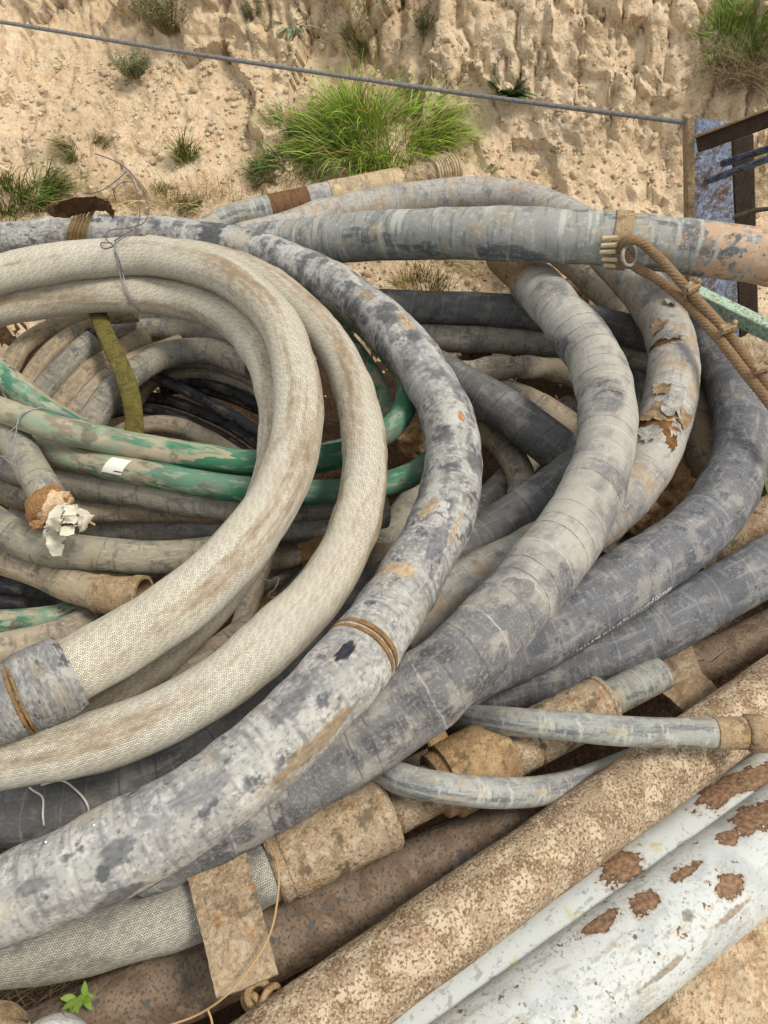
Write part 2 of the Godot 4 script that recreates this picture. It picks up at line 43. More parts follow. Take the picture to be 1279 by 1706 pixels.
	"I1": [-0.087, 0.235, -2.521, 0.058, -0.015, 0.243, -2.502, 0.058, 0.057, 0.251, -2.484, 0.058, 0.131, 0.256, -2.471, 0.058, 0.205, 0.26, -2.46, 0.058, 0.279, 0.264, -2.45, 0.058, 0.353, 0.266, -2.44, 0.058, 0.427, 0.267, -2.429, 0.058, 0.501, 0.268, -2.417, 0.058, 0.575, 0.267, -2.402, 0.058, 0.648, 0.262, -2.388, 0.058, 0.722, 0.253, -2.378, 0.058, 0.796, 0.24, -2.371, 0.058, 0.869, 0.225, -2.367, 0.058, 0.941, 0.206, -2.368, 0.058, 1.013, 0.185, -2.373, 0.058],
	"I2": [0.001, 0.145, -2.469, 0.05, 0.075, 0.153, -2.446, 0.05, 0.148, 0.162, -2.423, 0.05, 0.223, 0.169, -2.405, 0.05, 0.3, 0.171, -2.395, 0.05, 0.377, 0.171, -2.392, 0.05, 0.455, 0.168, -2.389, 0.05, 0.532, 0.166, -2.385, 0.05, 0.609, 0.162, -2.381, 0.05, 0.686, 0.153, -2.379, 0.05, 0.763, 0.141, -2.378, 0.05, 0.839, 0.126, -2.377, 0.05, 0.915, 0.112, -2.375, 0.05, 0.99, 0.093, -2.38, 0.05, 1.065, 0.076, -2.381, 0.05],
	"I3": [0.126, 0.13, -2.18, 0.04, 0.193, 0.151, -2.182, 0.04, 0.26, 0.174, -2.179, 0.04, 0.33, 0.187, -2.181, 0.04, 0.4, 0.19, -2.19, 0.04, 0.47, 0.187, -2.2, 0.04, 0.54, 0.181, -2.205, 0.04, 0.61, 0.171, -2.199, 0.04, 0.678, 0.155, -2.184, 0.04, 0.745, 0.141, -2.166, 0.04],
	"I4": [0.102, 0.228, -2.182, 0.068, 0.154, 0.231, -2.133, 0.068, 0.209, 0.23, -2.086, 0.068, 0.26, 0.23, -2.036, 0.068, 0.308, 0.231, -1.983, 0.068, 0.359, 0.228, -1.932, 0.068, 0.41, 0.22, -1.883, 0.068, 0.462, 0.208, -1.834, 0.068, 0.514, 0.192, -1.788, 0.068, 0.568, 0.167, -1.747, 0.068, 0.621, 0.137, -1.709, 0.068, 0.672, 0.109, -1.668, 0.068],
	"I5": [0.215, 0.086, -2.239, 0.055, 0.288, 0.096, -2.213, 0.055, 0.358, 0.103, -2.18, 0.055, 0.426, 0.109, -2.141, 0.055, 0.491, 0.111, -2.098, 0.055, 0.553, 0.103, -2.05, 0.055, 0.61, 0.09, -1.999, 0.055, 0.659, 0.08, -1.939, 0.055, 0.702, 0.07, -1.874, 0.055],
	"I6": [0.305, 0.088, -2.035, 0.045, 0.346, 0.089, -1.972, 0.045, 0.386, 0.089, -1.907, 0.045, 0.414, 0.088, -1.836, 0.045, 0.429, 0.083, -1.762, 0.045, 0.422, 0.074, -1.688, 0.045, 0.386, 0.067, -1.621, 0.045, 0.335, 0.066, -1.566, 0.045, 0.281, 0.066, -1.511, 0.045],
	"H3": [-0.811, 0.16, -3.214, 0.06, -0.758, 0.168, -3.266, 0.06, -0.705, 0.176, -3.317, 0.06, -0.643, 0.182, -3.358, 0.06, -0.575, 0.186, -3.386, 0.062, -0.505, 0.19, -3.411, 0.062, -0.435, 0.194, -3.436, 0.061, -0.365, 0.199, -3.461, 0.06, -0.295, 0.202, -3.486, 0.061, -0.225, 0.206, -3.511, 0.064, -0.156, 0.208, -3.537, 0.066, -0.087, 0.21, -3.565, 0.068, -0.019, 0.211, -3.596, 0.068, 0.047, 0.21, -3.629, 0.068, 0.112, 0.21, -3.666, 0.059, 0.175, 0.21, -3.705, 0.059, 0.239, 0.21, -3.743, 0.075, 0.302, 0.21, -3.781, 0.078, 0.366, 0.21, -3.82, 0.08],
	"Y1": [1.02, 0.114, -1.715, 0.06, 0.991, 0.152, -1.77, 0.06, 0.981, 0.173, -1.838, 0.06, 0.988, 0.178, -1.911, 0.06, 1, 0.179, -1.983, 0.06, 1.017, 0.175, -2.054, 0.06, 1.034, 0.171, -2.125, 0.06],
	"Y2": [1.392, 0.12, -1.709, 0.06, 1.327, 0.125, -1.668, 0.06, 1.262, 0.13, -1.627, 0.06, 1.196, 0.135, -1.587, 0.06, 1.131, 0.14, -1.546, 0.06, 1.065, 0.143, -1.505, 0.06, 0.998, 0.14, -1.468, 0.06, 0.928, 0.122, -1.439, 0.06, 0.859, 0.1, -1.413, 0.06],
	"Y3": [1.23, 0.102, -1.295, 0.05, 1.164, 0.105, -1.258, 0.05, 1.097, 0.109, -1.22, 0.05, 1.031, 0.113, -1.183, 0.05, 0.963, 0.113, -1.148, 0.05, 0.895, 0.11, -1.114, 0.05, 0.825, 0.105, -1.083, 0.05, 0.754, 0.099, -1.057, 0.05, 0.682, 0.091, -1.031, 0.05],
	"W1": [-0.794, 0.24, -0.377, 0.06, -0.719, 0.246, -0.379, 0.06, -0.643, 0.252, -0.383, 0.06, -0.569, 0.259, -0.391, 0.06, -0.494, 0.267, -0.404, 0.06, -0.421, 0.274, -0.42, 0.06, -0.348, 0.281, -0.441, 0.06, -0.28, 0.29, -0.471, 0.06, -0.212, 0.291, -0.505, 0.06, -0.144, 0.292, -0.539, 0.06, -0.077, 0.293, -0.573, 0.06, -0.009, 0.294, -0.607, 0.06, 0.059, 0.295, -0.641, 0.06, 0.126, 0.295, -0.675, 0.06, 0.194, 0.296, -0.709, 0.06, 0.261, 0.297, -0.743, 0.06, 0.329, 0.298, -0.777, 0.06, 0.397, 0.299, -0.811, 0.06, 0.464, 0.3, -0.845, 0.06, 0.532, 0.301, -0.879, 0.06, 0.6, 0.302, -0.913, 0.06],
	"W2": [-1.248, 0.119, 0.016, 0.068, -0.413, 0.144, -0.341, 0.068, 0.421, 0.169, -0.699, 0.068],
	"W3": [-0.784, 0.307, 0.158, 0.068, 0.559, 0.276, -0.703, 0.068, 1.903, 0.245, -1.565, 0.068],
	"W4": [-0.547, 0.195, 0.045, 0.064, 0.543, 0.195, -0.569, 0.064, 1.633, 0.195, -1.184, 0.064],
	"W5": [-0.342, 0.235, 0.068, 0.087, 0.554, 0.235, -0.462, 0.087, 1.449, 0.235, -0.991, 0.087],
	"X1": [0.115, 0.241, -0.847, 0.028, 0.164, 0.285, -0.817, 0.028, 0.204, 0.335, -0.784, 0.028, 0.256, 0.377, -0.756, 0.028, 0.321, 0.4, -0.737, 0.028, 0.393, 0.404, -0.727, 0.028, 0.466, 0.403, -0.721, 0.028, 0.538, 0.404, -0.718, 0.028, 0.611, 0.404, -0.717, 0.028, 0.683, 0.404, -0.717, 0.028],
	"X2": [-0.047, 0.308, -0.706, 0.028, -0.001, 0.347, -0.667, 0.028, 0.041, 0.392, -0.629, 0.028, 0.105, 0.403, -0.611, 0.028, 0.172, 0.379, -0.614, 0.028, 0.236, 0.347, -0.626, 0.028, 0.295, 0.311, -0.645, 0.028, 0.352, 0.275, -0.67, 0.028, 0.413, 0.25, -0.698, 0.028, 0.473, 0.225, -0.729, 0.028, 0.526, 0.191, -0.763, 0.028, 0.581, 0.159, -0.796, 0.028, 0.636, 0.128, -0.83, 0.028],
	"N6": [-0.934, 0.104, -1.836, 0.03, -0.88, 0.126, -1.886, 0.03, -0.815, 0.146, -1.919, 0.03, -0.74, 0.159, -1.927, 0.03, -0.664, 0.16, -1.916, 0.03, -0.595, 0.155, -1.885, 0.03, -0.529, 0.146, -1.846, 0.03, -0.467, 0.137, -1.802, 0.03, -0.407, 0.126, -1.756, 0.03],
	"N7": [-0.854, 0.183, -2.108, 0.021, -0.796, 0.199, -2.157, 0.021, -0.725, 0.214, -2.181, 0.021, -0.648, 0.221, -2.182, 0.021, -0.573, 0.221, -2.162, 0.021, -0.503, 0.219, -2.129, 0.021, -0.439, 0.218, -2.087, 0.021, -0.382, 0.217, -2.034, 0.021, -0.335, 0.217, -1.972, 0.021, -0.291, 0.216, -1.909, 0.021],
	"N8": [-0.854, 0.131, -2.145, 0.018, -0.785, 0.14, -2.18, 0.018, -0.708, 0.145, -2.184, 0.018, -0.633, 0.151, -2.164, 0.018, -0.564, 0.157, -2.13, 0.018, -0.498, 0.161, -2.088, 0.018, -0.437, 0.162, -2.04, 0.018, -0.38, 0.159, -1.987, 0.018, -0.33, 0.155, -1.928, 0.018, -0.283, 0.154, -1.865, 0.018],
	"J5": [-0.986, 0.232, -1.668, 0.03, -0.966, 0.252, -1.734, 0.03, -0.945, 0.271, -1.8, 0.03, -0.919, 0.289, -1.865, 0.03, -0.89, 0.3, -1.93, 0.03, -0.855, 0.303, -1.993, 0.03, -0.82, 0.299, -2.056, 0.03, -0.781, 0.29, -2.116, 0.03, -0.735, 0.278, -2.171, 0.03, -0.688, 0.267, -2.224, 0.03],
	"J6": [-1.076, 0.237, -2.276, 0.028, -1.01, 0.25, -2.315, 0.028, -0.94, 0.26, -2.344, 0.028, -0.864, 0.265, -2.357, 0.028, -0.787, 0.267, -2.362, 0.028, -0.71, 0.266, -2.361, 0.028, -0.634, 0.265, -2.348, 0.028, -0.563, 0.263, -2.318, 0.028, -0.496, 0.261, -2.279, 0.028, -0.436, 0.253, -2.231, 0.028, -0.382, 0.244, -2.177, 0.028],
	"P5": [-1.213, 0.23, -1.644, 0.035, -1.156, 0.242, -1.599, 0.035, -1.098, 0.255, -1.553, 0.035, -1.038, 0.268, -1.511, 0.035, -0.975, 0.279, -1.473, 0.035, -0.909, 0.29, -1.44, 0.035, -0.841, 0.302, -1.413, 0.035, -0.769, 0.31, -1.397, 0.035, -0.695, 0.316, -1.391, 0.035, -0.621, 0.32, -1.391, 0.035, -0.546, 0.325, -1.387, 0.035, -0.472, 0.329, -1.381, 0.035, -0.398, 0.331, -1.377, 0.035],
	"P6": [-1.016, 0.117, -1.455, 0.035, -0.944, 0.131, -1.442, 0.035, -0.871, 0.143, -1.431, 0.035, -0.797, 0.153, -1.422, 0.035, -0.723, 0.16, -1.416, 0.035, -0.649, 0.164, -1.412, 0.035, -0.574, 0.169, -1.411, 0.035, -0.5, 0.175, -1.415, 0.035, -0.425, 0.184, -1.419, 0.035, -0.351, 0.195, -1.418, 0.035, -0.278, 0.208, -1.414, 0.035, -0.203, 0.213, -1.416, 0.035, -0.129, 0.211, -1.425, 0.035],
	"S4": [-1.098, 0.172, -1.279, 0.025, -1.022, 0.187, -1.258, 0.025, -0.945, 0.198, -1.238, 0.025, -0.867, 0.2, -1.218, 0.025, -0.792, 0.183, -1.197, 0.025, -0.721, 0.148, -1.186, 0.025, -0.651, 0.108, -1.182, 0.025],
	"Z1": [-0.196, -0.005, -1.223, 0.05, -0.155, -0.003, -1.289, 0.05, -0.114, -0.002, -1.355, 0.05, -0.075, -0.003, -1.422, 0.05, -0.035, 0.004, -1.487, 0.05, 0.005, 0.012, -1.553, 0.05, 0.043, 0.017, -1.62, 0.05, 0.081, 0.02, -1.688, 0.05, 0.118, 0.023, -1.756, 0.05, 0.155, 0.023, -1.824, 0.05, 0.19, 0.022, -1.893, 0.05, 0.224, 0.019, -1.962, 0.05, 0.256, 0.014, -2.033, 0.05, 0.288, 0.009, -2.103, 0.05, 0.319, 0.005, -2.174, 0.05, 0.351, 0.002, -2.244, 0.05],
	"Z2": [0.181, -0.002, -1.524, 0.05, 0.226, -0.002, -1.587, 0.05, 0.271, -0.002, -1.649, 0.05, 0.316, -0.002, -1.711, 0.05, 0.361, -0.003, -1.774, 0.05, 0.406, -0.003, -1.836, 0.05, 0.451, -0.003, -1.899, 0.05, 0.496, -0.002, -1.962, 0.05, 0.541, -0.002, -2.024, 0.05, 0.585, -0.002, -2.087, 0.05, 0.629, -0.001, -2.15, 0.05, 0.674, -0.001, -2.213, 0.05],
	"Z3": [0.629, 0.026, -1.453, 0.06, 0.683, 0.03, -1.502, 0.06, 0.738, 0.033, -1.55, 0.06, 0.791, 0.036, -1.6, 0.06, 0.844, 0.037, -1.65, 0.06, 0.895, 0.037, -1.701, 0.06, 0.946, 0.036, -1.754, 0.06, 0.994, 0.042, -1.809, 0.06, 1.038, 0.055, -1.865, 0.06, 1.079, 0.068, -1.924, 0.06, 1.121, 0.08, -1.982, 0.06],
	"Z4": [-0.582, 0.06, -1.256, 0.045, -0.518, 0.064, -1.289, 0.045, -0.453, 0.067, -1.321, 0.045, -0.388, 0.07, -1.353, 0.045, -0.321, 0.072, -1.38, 0.045, -0.252, 0.072, -1.405, 0.045, -0.182, 0.073, -1.423, 0.045, -0.11, 0.077, -1.429, 0.045, -0.037, 0.08, -1.429, 0.045, 0.035, 0.077, -1.433, 0.045],
	"Z5": [-0.768, 0.147, -0.798, 0.055, -0.699, 0.139, -0.819, 0.055, -0.63, 0.131, -0.84, 0.055, -0.563, 0.121, -0.868, 0.055, -0.499, 0.111, -0.9, 0.055, -0.439, 0.101, -0.938, 0.055, -0.379, 0.093, -0.979, 0.055, -0.323, 0.085, -1.024, 0.055, -0.269, 0.075, -1.072, 0.055, -0.215, 0.064, -1.12, 0.055],
	"Z6": [-0.213, -0, -0.672, 0.06, -0.144, 0.007, -0.699, 0.06, -0.075, 0.014, -0.727, 0.06, -0.006, 0.019, -0.756, 0.06, 0.062, 0.021, -0.789, 0.06, 0.128, 0.02, -0.824, 0.06, 0.195, 0.019, -0.859, 0.06, 0.261, 0.019, -0.893, 0.06, 0.328, 0.018, -0.927, 0.06, 0.395, 0.017, -0.962, 0.06, 0.461, 0.017, -0.996, 0.06, 0.528, 0.016, -1.031, 0.06, 0.594, 0.014, -1.066, 0.06, 0.661, 0.013, -1.1, 0.06, 0.728, 0.013, -1.134, 0.06],
	"Z7": [-1.09, 0.049, -1.729, 0.05, -1.049, 0.048, -1.663, 0.05, -1.008, 0.048, -1.597, 0.05, -0.974, 0.047, -1.527, 0.05, -0.957, 0.047, -1.451, 0.05, -0.954, 0.047, -1.373, 0.05, -0.967, 0.048, -1.297, 0.05, -0.998, 0.048, -1.225, 0.05],
	"Z9": [0.559, 0.049, -3.167, 0.055, 0.596, 0.049, -3.102, 0.055, 0.633, 0.049, -3.037, 0.055, 0.67, 0.048, -2.972, 0.055, 0.706, 0.048, -2.907, 0.055, 0.741, 0.046, -2.841, 0.055, 0.777, 0.044, -2.776, 0.055, 0.812, 0.042, -2.71, 0.055, 0.845, 0.039, -2.643, 0.055, 0.872, 0.034, -2.573, 0.055, 0.893, 0.029, -2.502, 0.055, 0.911, 0.022, -2.43, 0.055, 0.919, 0.019, -2.356, 0.055, 0.917, 0.023, -2.281, 0.055, 0.908, 0.027, -2.207, 0.055, 0.891, 0.029, -2.135, 0.055, 0.868, 0.029, -2.064, 0.055, 0.843, 0.029, -1.993, 0.055, 0.82, 0.027, -1.922, 0.055],
	"Z10": [0.756, 0.079, -3.274, 0.06, 0.785, 0.079, -3.206, 0.06, 0.814, 0.079, -3.138, 0.06, 0.844, 0.078, -3.07, 0.06, 0.872, 0.077, -3.002, 0.06, 0.899, 0.076, -2.933, 0.06, 0.925, 0.074, -2.864, 0.06, 0.95, 0.072, -2.795, 0.06, 0.976, 0.068, -2.725, 0.06, 1.004, 0.061, -2.657, 0.06, 1.036, 0.05, -2.591, 0.06, 1.07, 0.037, -2.527, 0.06, 1.105, 0.021, -2.464, 0.06, 1.133, 0.009, -2.397, 0.06, 1.144, 0.007, -2.324, 0.06, 1.144, 0.005, -2.25, 0.06, 1.137, 0.002, -2.176, 0.06, 1.129, -0.004, -2.103, 0.06, 1.123, -0.014, -2.03, 0.06],
	"Z8": [-0.847, 0.1, -0.538, 0.055, -0.771, 0.088, -0.525, 0.055, -0.694, 0.08, -0.523, 0.055, -0.618, 0.079, -0.541, 0.055, -0.545, 0.08, -0.568, 0.055, -0.476, 0.08, -0.602, 0.055, -0.408, 0.08, -0.641, 0.055],
}

var M := {}            # materials by name
var T := {}            # images by name
var taken := {}
var dense_cache := {}
var rng := RandomNumberGenerator.new()
var lump_noise := FastNoiseLite.new()
var tint_noise := FastNoiseLite.new()

# ------------------------------------------------------------------ nodes
func numbered(called: String) -> String:
	if not taken.has(called):
		taken[called] = 0
		return called
	taken[called] += 1
	return "%s_%03d" % [called, taken[called]]

func tag(o, label := "", category := "", group := "", kind := ""):
	if label: o.set_meta("label", label)
	if category: o.set_meta("category", category)
	if group: o.set_meta("group", group)
	if kind: o.set_meta("kind", kind)
	return o

func thing(called: String, label: String, category: String, group := "") -> Node3D:
	var o := Node3D.new()
	o.name = numbered(called)
	add_child(o)
	return tag(o, label, category, group)

func part(mesh: Mesh, called: String, material, parent = null) -> MeshInstance3D:
	var o := MeshInstance3D.new()
	o.mesh = mesh
	o.material_override = M[material] if material is String else material
	if parent == null:
		o.name = numbered(called)
		add_child(o)
	else:
		o.name = called
		parent.add_child(o, true)
	return o

# ------------------------------------------------------------------ paths
func dense(ctrl: Array, step := 0.01) -> Dictionary:
	var n := ctrl.size() / 4
	var P := PackedVector3Array()
	var R := PackedFloat32Array()
	for i in n:
		P.append(Vector3(ctrl[4 * i], ctrl[4 * i + 1], ctrl[4 * i + 2]))
		R.append(ctrl[4 * i + 3])
	var p := PackedVector3Array()
	var r := PackedFloat32Array()
	for i in n - 1:
		var p1 := P[i]
		var p2 := P[i + 1]
		var p0 := P[i - 1] if i > 0 else 2 * p1 - p2
		var p3 := P[i + 2] if i < n - 2 else 2 * p2 - p1
		var k := maxi(1, ceili((p2 - p1).length() / step))
		for j in k:
			var t := float(j) / k
			p.append(0.5 * (2 * p1 + (p2 - p0) * t + (2 * p0 - 5 * p1 + 4 * p2 - p3) * t * t + (-p0 + 3 * p1 - 3 * p2 + p3) * t * t * t))
			r.append(lerpf(R[i], R[i + 1], t))
	p.append(P[n - 1])
	r.append(R[n - 1])
	return framed(p, r)

func framed(p: PackedVector3Array, r: PackedFloat32Array) -> Dictionary:
	var m := p.size()
	var s := PackedFloat32Array([0.0])
	for i in range(1, m): s.append(s[i - 1] + p[i].distance_to(p[i - 1]))
	var tg := PackedVector3Array()
	var side := PackedVector3Array()
	var top := PackedVector3Array()
	for i in m:
		var t := (p[mini(i + 1, m - 1)] - p[maxi(i - 1, 0)]).normalized()
		var sd := t.cross(Vector3.UP)
		sd = sd.normalized() if sd.length() > 0.02 else (side[i - 1] if i > 0 else Vector3.RIGHT)
		tg.append(t)
		side.append(sd)
		top.append(sd.cross(t).normalized())
	return {"p": p, "r": r, "s": s, "t": tg, "side": side, "top": top, "len": s[m - 1]}

func hose_path(key: String) -> Dictionary:
	if not dense_cache.has(key): dense_cache[key] = dense(PATHS[key])
	return dense_cache[key]

func along(d: Dictionary, at: float) -> Array:
	var s: PackedFloat32Array = d.s
	var i := clampi(s.bsearch(at) - 1, 0, s.size() - 2)
	var t := (at - s[i]) / maxf(s[i + 1] - s[i], 1e-6)
	return [d.p[i].lerp(d.p[i + 1], t), lerpf(d.r[i], d.r[i + 1], clampf(t, 0, 1)), d.t[i].lerp(d.t[i + 1], clampf(t, 0, 1)).normalized(), d.side[i].lerp(d.side[i + 1], clampf(t, 0, 1)).normalized(), d.top[i].lerp(d.top[i + 1], clampf(t, 0, 1)).normalized()]

# ------------------------------------------------------------------ swept meshes
# o: s0, s1, seg, step, lump (m), freq, oval, c0, c1 (linear tints), tf (tint frequency), cap, grow
func tube(d: Dictionary, o := {}) -> ArrayMesh:
	var s0: float = o.get("s0", 0.0)
	var s1: float = o.get("s1", d.len)
	var seg: int = o.get("seg", 32)
	var rings := maxi(2, ceili((s1 - s0) / float(o.get("step", 0.012))) + 1)
	var lump: float = o.get("lump", 0.0015)
	var oval: float = o.get("oval", 0.02)
	var freq: float = o.get("freq", 5.0)
	var c0: Color = o.get("c0", Color.WHITE)
	var c1: Color = o.get("c1", Color.WHITE)
	var tf: float = o.get("tf", 4.0)
	var grow: float = o.get("grow", 0.0)
	var ell: Vector2 = o.get("ell", Vector2.ONE)
	var sd: float = o.get("seed", 0.0) * 17.3
	var flip: float = -1.0 if o.get("inside", false) else 1.0
	var V := PackedVector3Array()
	var N := PackedVector3Array()
	var UV := PackedVector2Array()
	var UV2 := PackedVector2Array()
	var CO := PackedColorArray()
	var I := PackedInt32Array()
	var w := seg + 1
	V.resize(rings * w)
	N.resize(rings * w)
	UV.resize(rings * w)
	UV2.resize(rings * w)
	CO.resize(rings * w)
	var cs := PackedFloat32Array()
	var sn := PackedFloat32Array()
	for j in w:
		cs.append(cos(TAU * j / seg))
		sn.append(sin(TAU * j / seg))
	for i in rings:
		var s := lerpf(s0, s1, float(i) / (rings - 1))
		var f := along(d, s)
		var ph := lump_noise.get_noise_2d(s * 60.0 + sd, sd) * 6.0
		for j in w:
			var dir: Vector3 = f[3] * sn[j] * ell.x - f[4] * cs[j] * ell.y
			var q: Vector3 = f[0] + dir * f[1]
			var rr: float = f[1] + grow + lump * lump_noise.get_noise_3dv(q * freq * 20.0 + Vector3(sd, 0, 0)) + f[1] * oval * cos(2 * TAU * j / seg + ph)
			var k := i * w + j
			V[k] = f[0] + dir * rr
			N[k] = dir
			UV[k] = Vector2(s, float(j) / seg)
			UV2[k] = Vector2(s + sd * 0.37, float(j) / seg + sd * 0.11)
			var tn := clampf(0.5 + tint_noise.get_noise_3dv(q * tf * 20.0 + Vector3(sd, 7, 3)) * 0.9, 0, 1)
			CO[k] = c0.lerp(c1, tn)
	# smooth normals from the real surface
	for i in rings:
		for j in w:
			var a := V[mini(i + 1, rings - 1) * w + j] - V[maxi(i - 1, 0) * w + j]
			var b := V[i * w + (j + 1 if j < seg else 1)] - V[i * w + (j - 1 if j > 0 else seg - 1)]
			var n := b.cross(a).normalized()
			var k := i * w + j
			if n.dot(N[k]) < 0: n = -n
			N[k] = n * flip
	for i in rings - 1:
		for j in seg:
			var k := i * w + j
			if flip < 0: I.append_array([k, k + w, k + 1, k + 1, k + w, k + w + 1])
			else: I.append_array([k, k + 1, k + w, k + 1, k + w + 1, k + w])
	var cap: String = o.get("cap", "flat")
	if cap != "none":
		for e in 2:
			if cap == "open1" and e == 1: continue
			if cap == "open0" and e == 0: continue
			var i := 0 if e == 0 else rings - 1
			var f := along(d, s0 if e == 0 else s1)
			var base := V.size()
			var nn: Vector3 = -f[2] if e == 0 else f[2]
			V.append(f[0])
			N.append(nn)
			UV.append(Vector2(s0 if e == 0 else s1, 0.5))
			UV2.append(Vector2(0, 0.5))
			CO.append(c0)
			for j in w:
				V.append(V[i * w + j])
				N.append(nn)
				UV.append(UV[i * w + j] + Vector2(0.01, 0))
				UV2.append(UV2[i * w + j])
				CO.append(c0)
			for j in seg:
				if e == 1: I.append_array([base, base + 1 + j, base + 2 + j])
				else: I.append_array([base, base + 2 + j, base + 1 + j])
	return arrays(V, N, UV, UV2, CO, I)

func arrays(V, N, UV, UV2, CO, I) -> ArrayMesh:
	var A := []
	A.resize(Mesh.ARRAY_MAX)
	A[Mesh.ARRAY_VERTEX] = V
	A[Mesh.ARRAY_NORMAL] = N
	A[Mesh.ARRAY_TEX_UV] = UV
	if UV2 != null: A[Mesh.ARRAY_TEX_UV2] = UV2
	if CO != null: A[Mesh.ARRAY_COLOR] = CO
	A[Mesh.ARRAY_INDEX] = I
	var m := ArrayMesh.new()
	m.add_surface_from_arrays(Mesh.PRIMITIVE_TRIANGLES, A)
	return m

# a turned piece round a path: prof is a list of Vector2(s, radius); crisp at each point of the profile
func sleeve(d: Dictionary, prof: Array, o := {}) -> ArrayMesh:
	var seg: int = o.get("seg", 32)
	var lump: float = o.get("lump", 0.0012)
	var freq: float = o.get("freq", 9.0)
	var c0: Color = o.get("c0", Color.WHITE)
	var c1: Color = o.get("c1", Color.WHITE)
	var turn: float = o.get("turn", 0.0)
	var sd: float = o.get("seed", 1.0) * 11.7
	var V := PackedVector3Array()
	var N := PackedVector3Array()
	var UV := PackedVector2Array()
	var UV2 := PackedVector2Array()
	var CO := PackedColorArray()
	var I := PackedInt32Array()
	var w := seg + 1
	var flat: bool = o.get("flat", false)
	var v_run := 0.0
	for e in prof.size() - 1:
		var a: Vector2 = prof[e]
		var b: Vector2 = prof[e + 1]
		var k := maxi(1, ceili(absf(b.x - a.x) / 0.02))
		var nslope := Vector2(a.y - b.y, b.x - a.x).normalized()     # (along, outward)
		var base := V.size()
		for i in k + 1:
			var t := float(i) / k
			var s := lerpf(a.x, b.x, t)
			var f := along(d, s)
			for j in w:
				var an := TAU * j / seg + turn
				var dir: Vector3 = f[3] * sin(an) - f[4] * cos(an)
				var rr := lerpf(a.y, b.y, t)
				var q: Vector3 = f[0] + dir * rr
				if lump > 0: rr += lump * lump_noise.get_noise_3dv(q * freq * 20.0 + Vector3(sd, 0, 0)) * (1.0 if rr > 0.01 else 0.0)
				V.append(f[0] + dir * rr)
				N.append((dir * nslope.y + f[2] * nslope.x).normalized())
				UV.append(Vector2(v_run + absf(b.y - a.y) * t + absf(b.x - a.x) * t, float(j) / seg))
				UV2.append(Vector2(s + sd, float(j) / seg + sd * 0.13))
				var tn := clampf(0.5 + tint_noise.get_noise_3dv(q * 8.0 * 20.0 + Vector3(sd, 7, 3)) * 0.9, 0, 1)
				CO.append(c0.lerp(c1, tn))
		v_run += absf(b.y - a.y) + absf(b.x - a.x)
		for i in k:
			for j in seg:
				var q0 := base + i * w + j
				I.append_array([q0, q0 + 1, q0 + w, q0 + 1, q0 + w + 1, q0 + w])
	var m := arrays(V, N, UV, UV2, CO, I)
	if flat:
		var st := SurfaceTool.new()
		st.create_from(m, 0)
		st.deindex()
		st.generate_normals()
		return st.commit()
	return m

# a thin line (wire, cord, twig) through points
func wire_mesh(pts: Array, radius: float, seg := 7, step := 0.006, taper := 1.0) -> ArrayMesh:
	var c := []
	for i in pts.size(): c.append_array([pts[i].x, pts[i].y, pts[i].z, radius * lerpf(1.0, taper, float(i) / maxi(1, pts.size() - 1))])
	return tube(dense(c, step), {"seg": seg, "step": step, "lump": radius * 0.12, "oval": 0.0})

# strands laid round a path: a wire rope
func rope_mesh(pts: Array, radius: float, lay: float, strands := 6) -> ArrayMesh:
	var c := []
	for q in pts: c.append_array([q.x, q.y, q.z, radius])
	var d := dense(c, 0.004)
	var st := SurfaceTool.new()
	st.begin(Mesh.PRIMITIVE_TRIANGLES)
	for k in strands:
		var p := PackedVector3Array()
		var r := PackedFloat32Array()
		var n := ceili(d.len / 0.006)
		for i in n + 1:
			var s: float = d.len * i / n
			var f := along(d, s)
			var an := TAU * k / strands + TAU * s / lay
			p.append(f[0] + (f[3] * cos(an) + f[4] * sin(an)) * radius * 0.6)
			r.append(radius * 0.43)
		st.append_from(tube(framed(p, r), {"seg": 8, "step": 0.006, "lump": 0.0003, "oval": 0.0, "c0": Color(0.8, 0.8, 0.8), "c1": Color(1.1, 1.05, 1.0), "tf": 30.0}), 0, Transform3D.IDENTITY)
	return st.commit()

# box between two points with softened edges
func beam_mesh(a: Vector3, b: Vector3, up: Vector3, width: float, height: float, bevel := 0.003) -> ArrayMesh:
	var z := (b - a).normalized()
	var x := up.cross(z).normalized()
	var y := z.cross(x)
	return slab_mesh((a + b) / 2, x, y, z, Vector3(width, height, a.distance_to(b)) / 2, bevel)

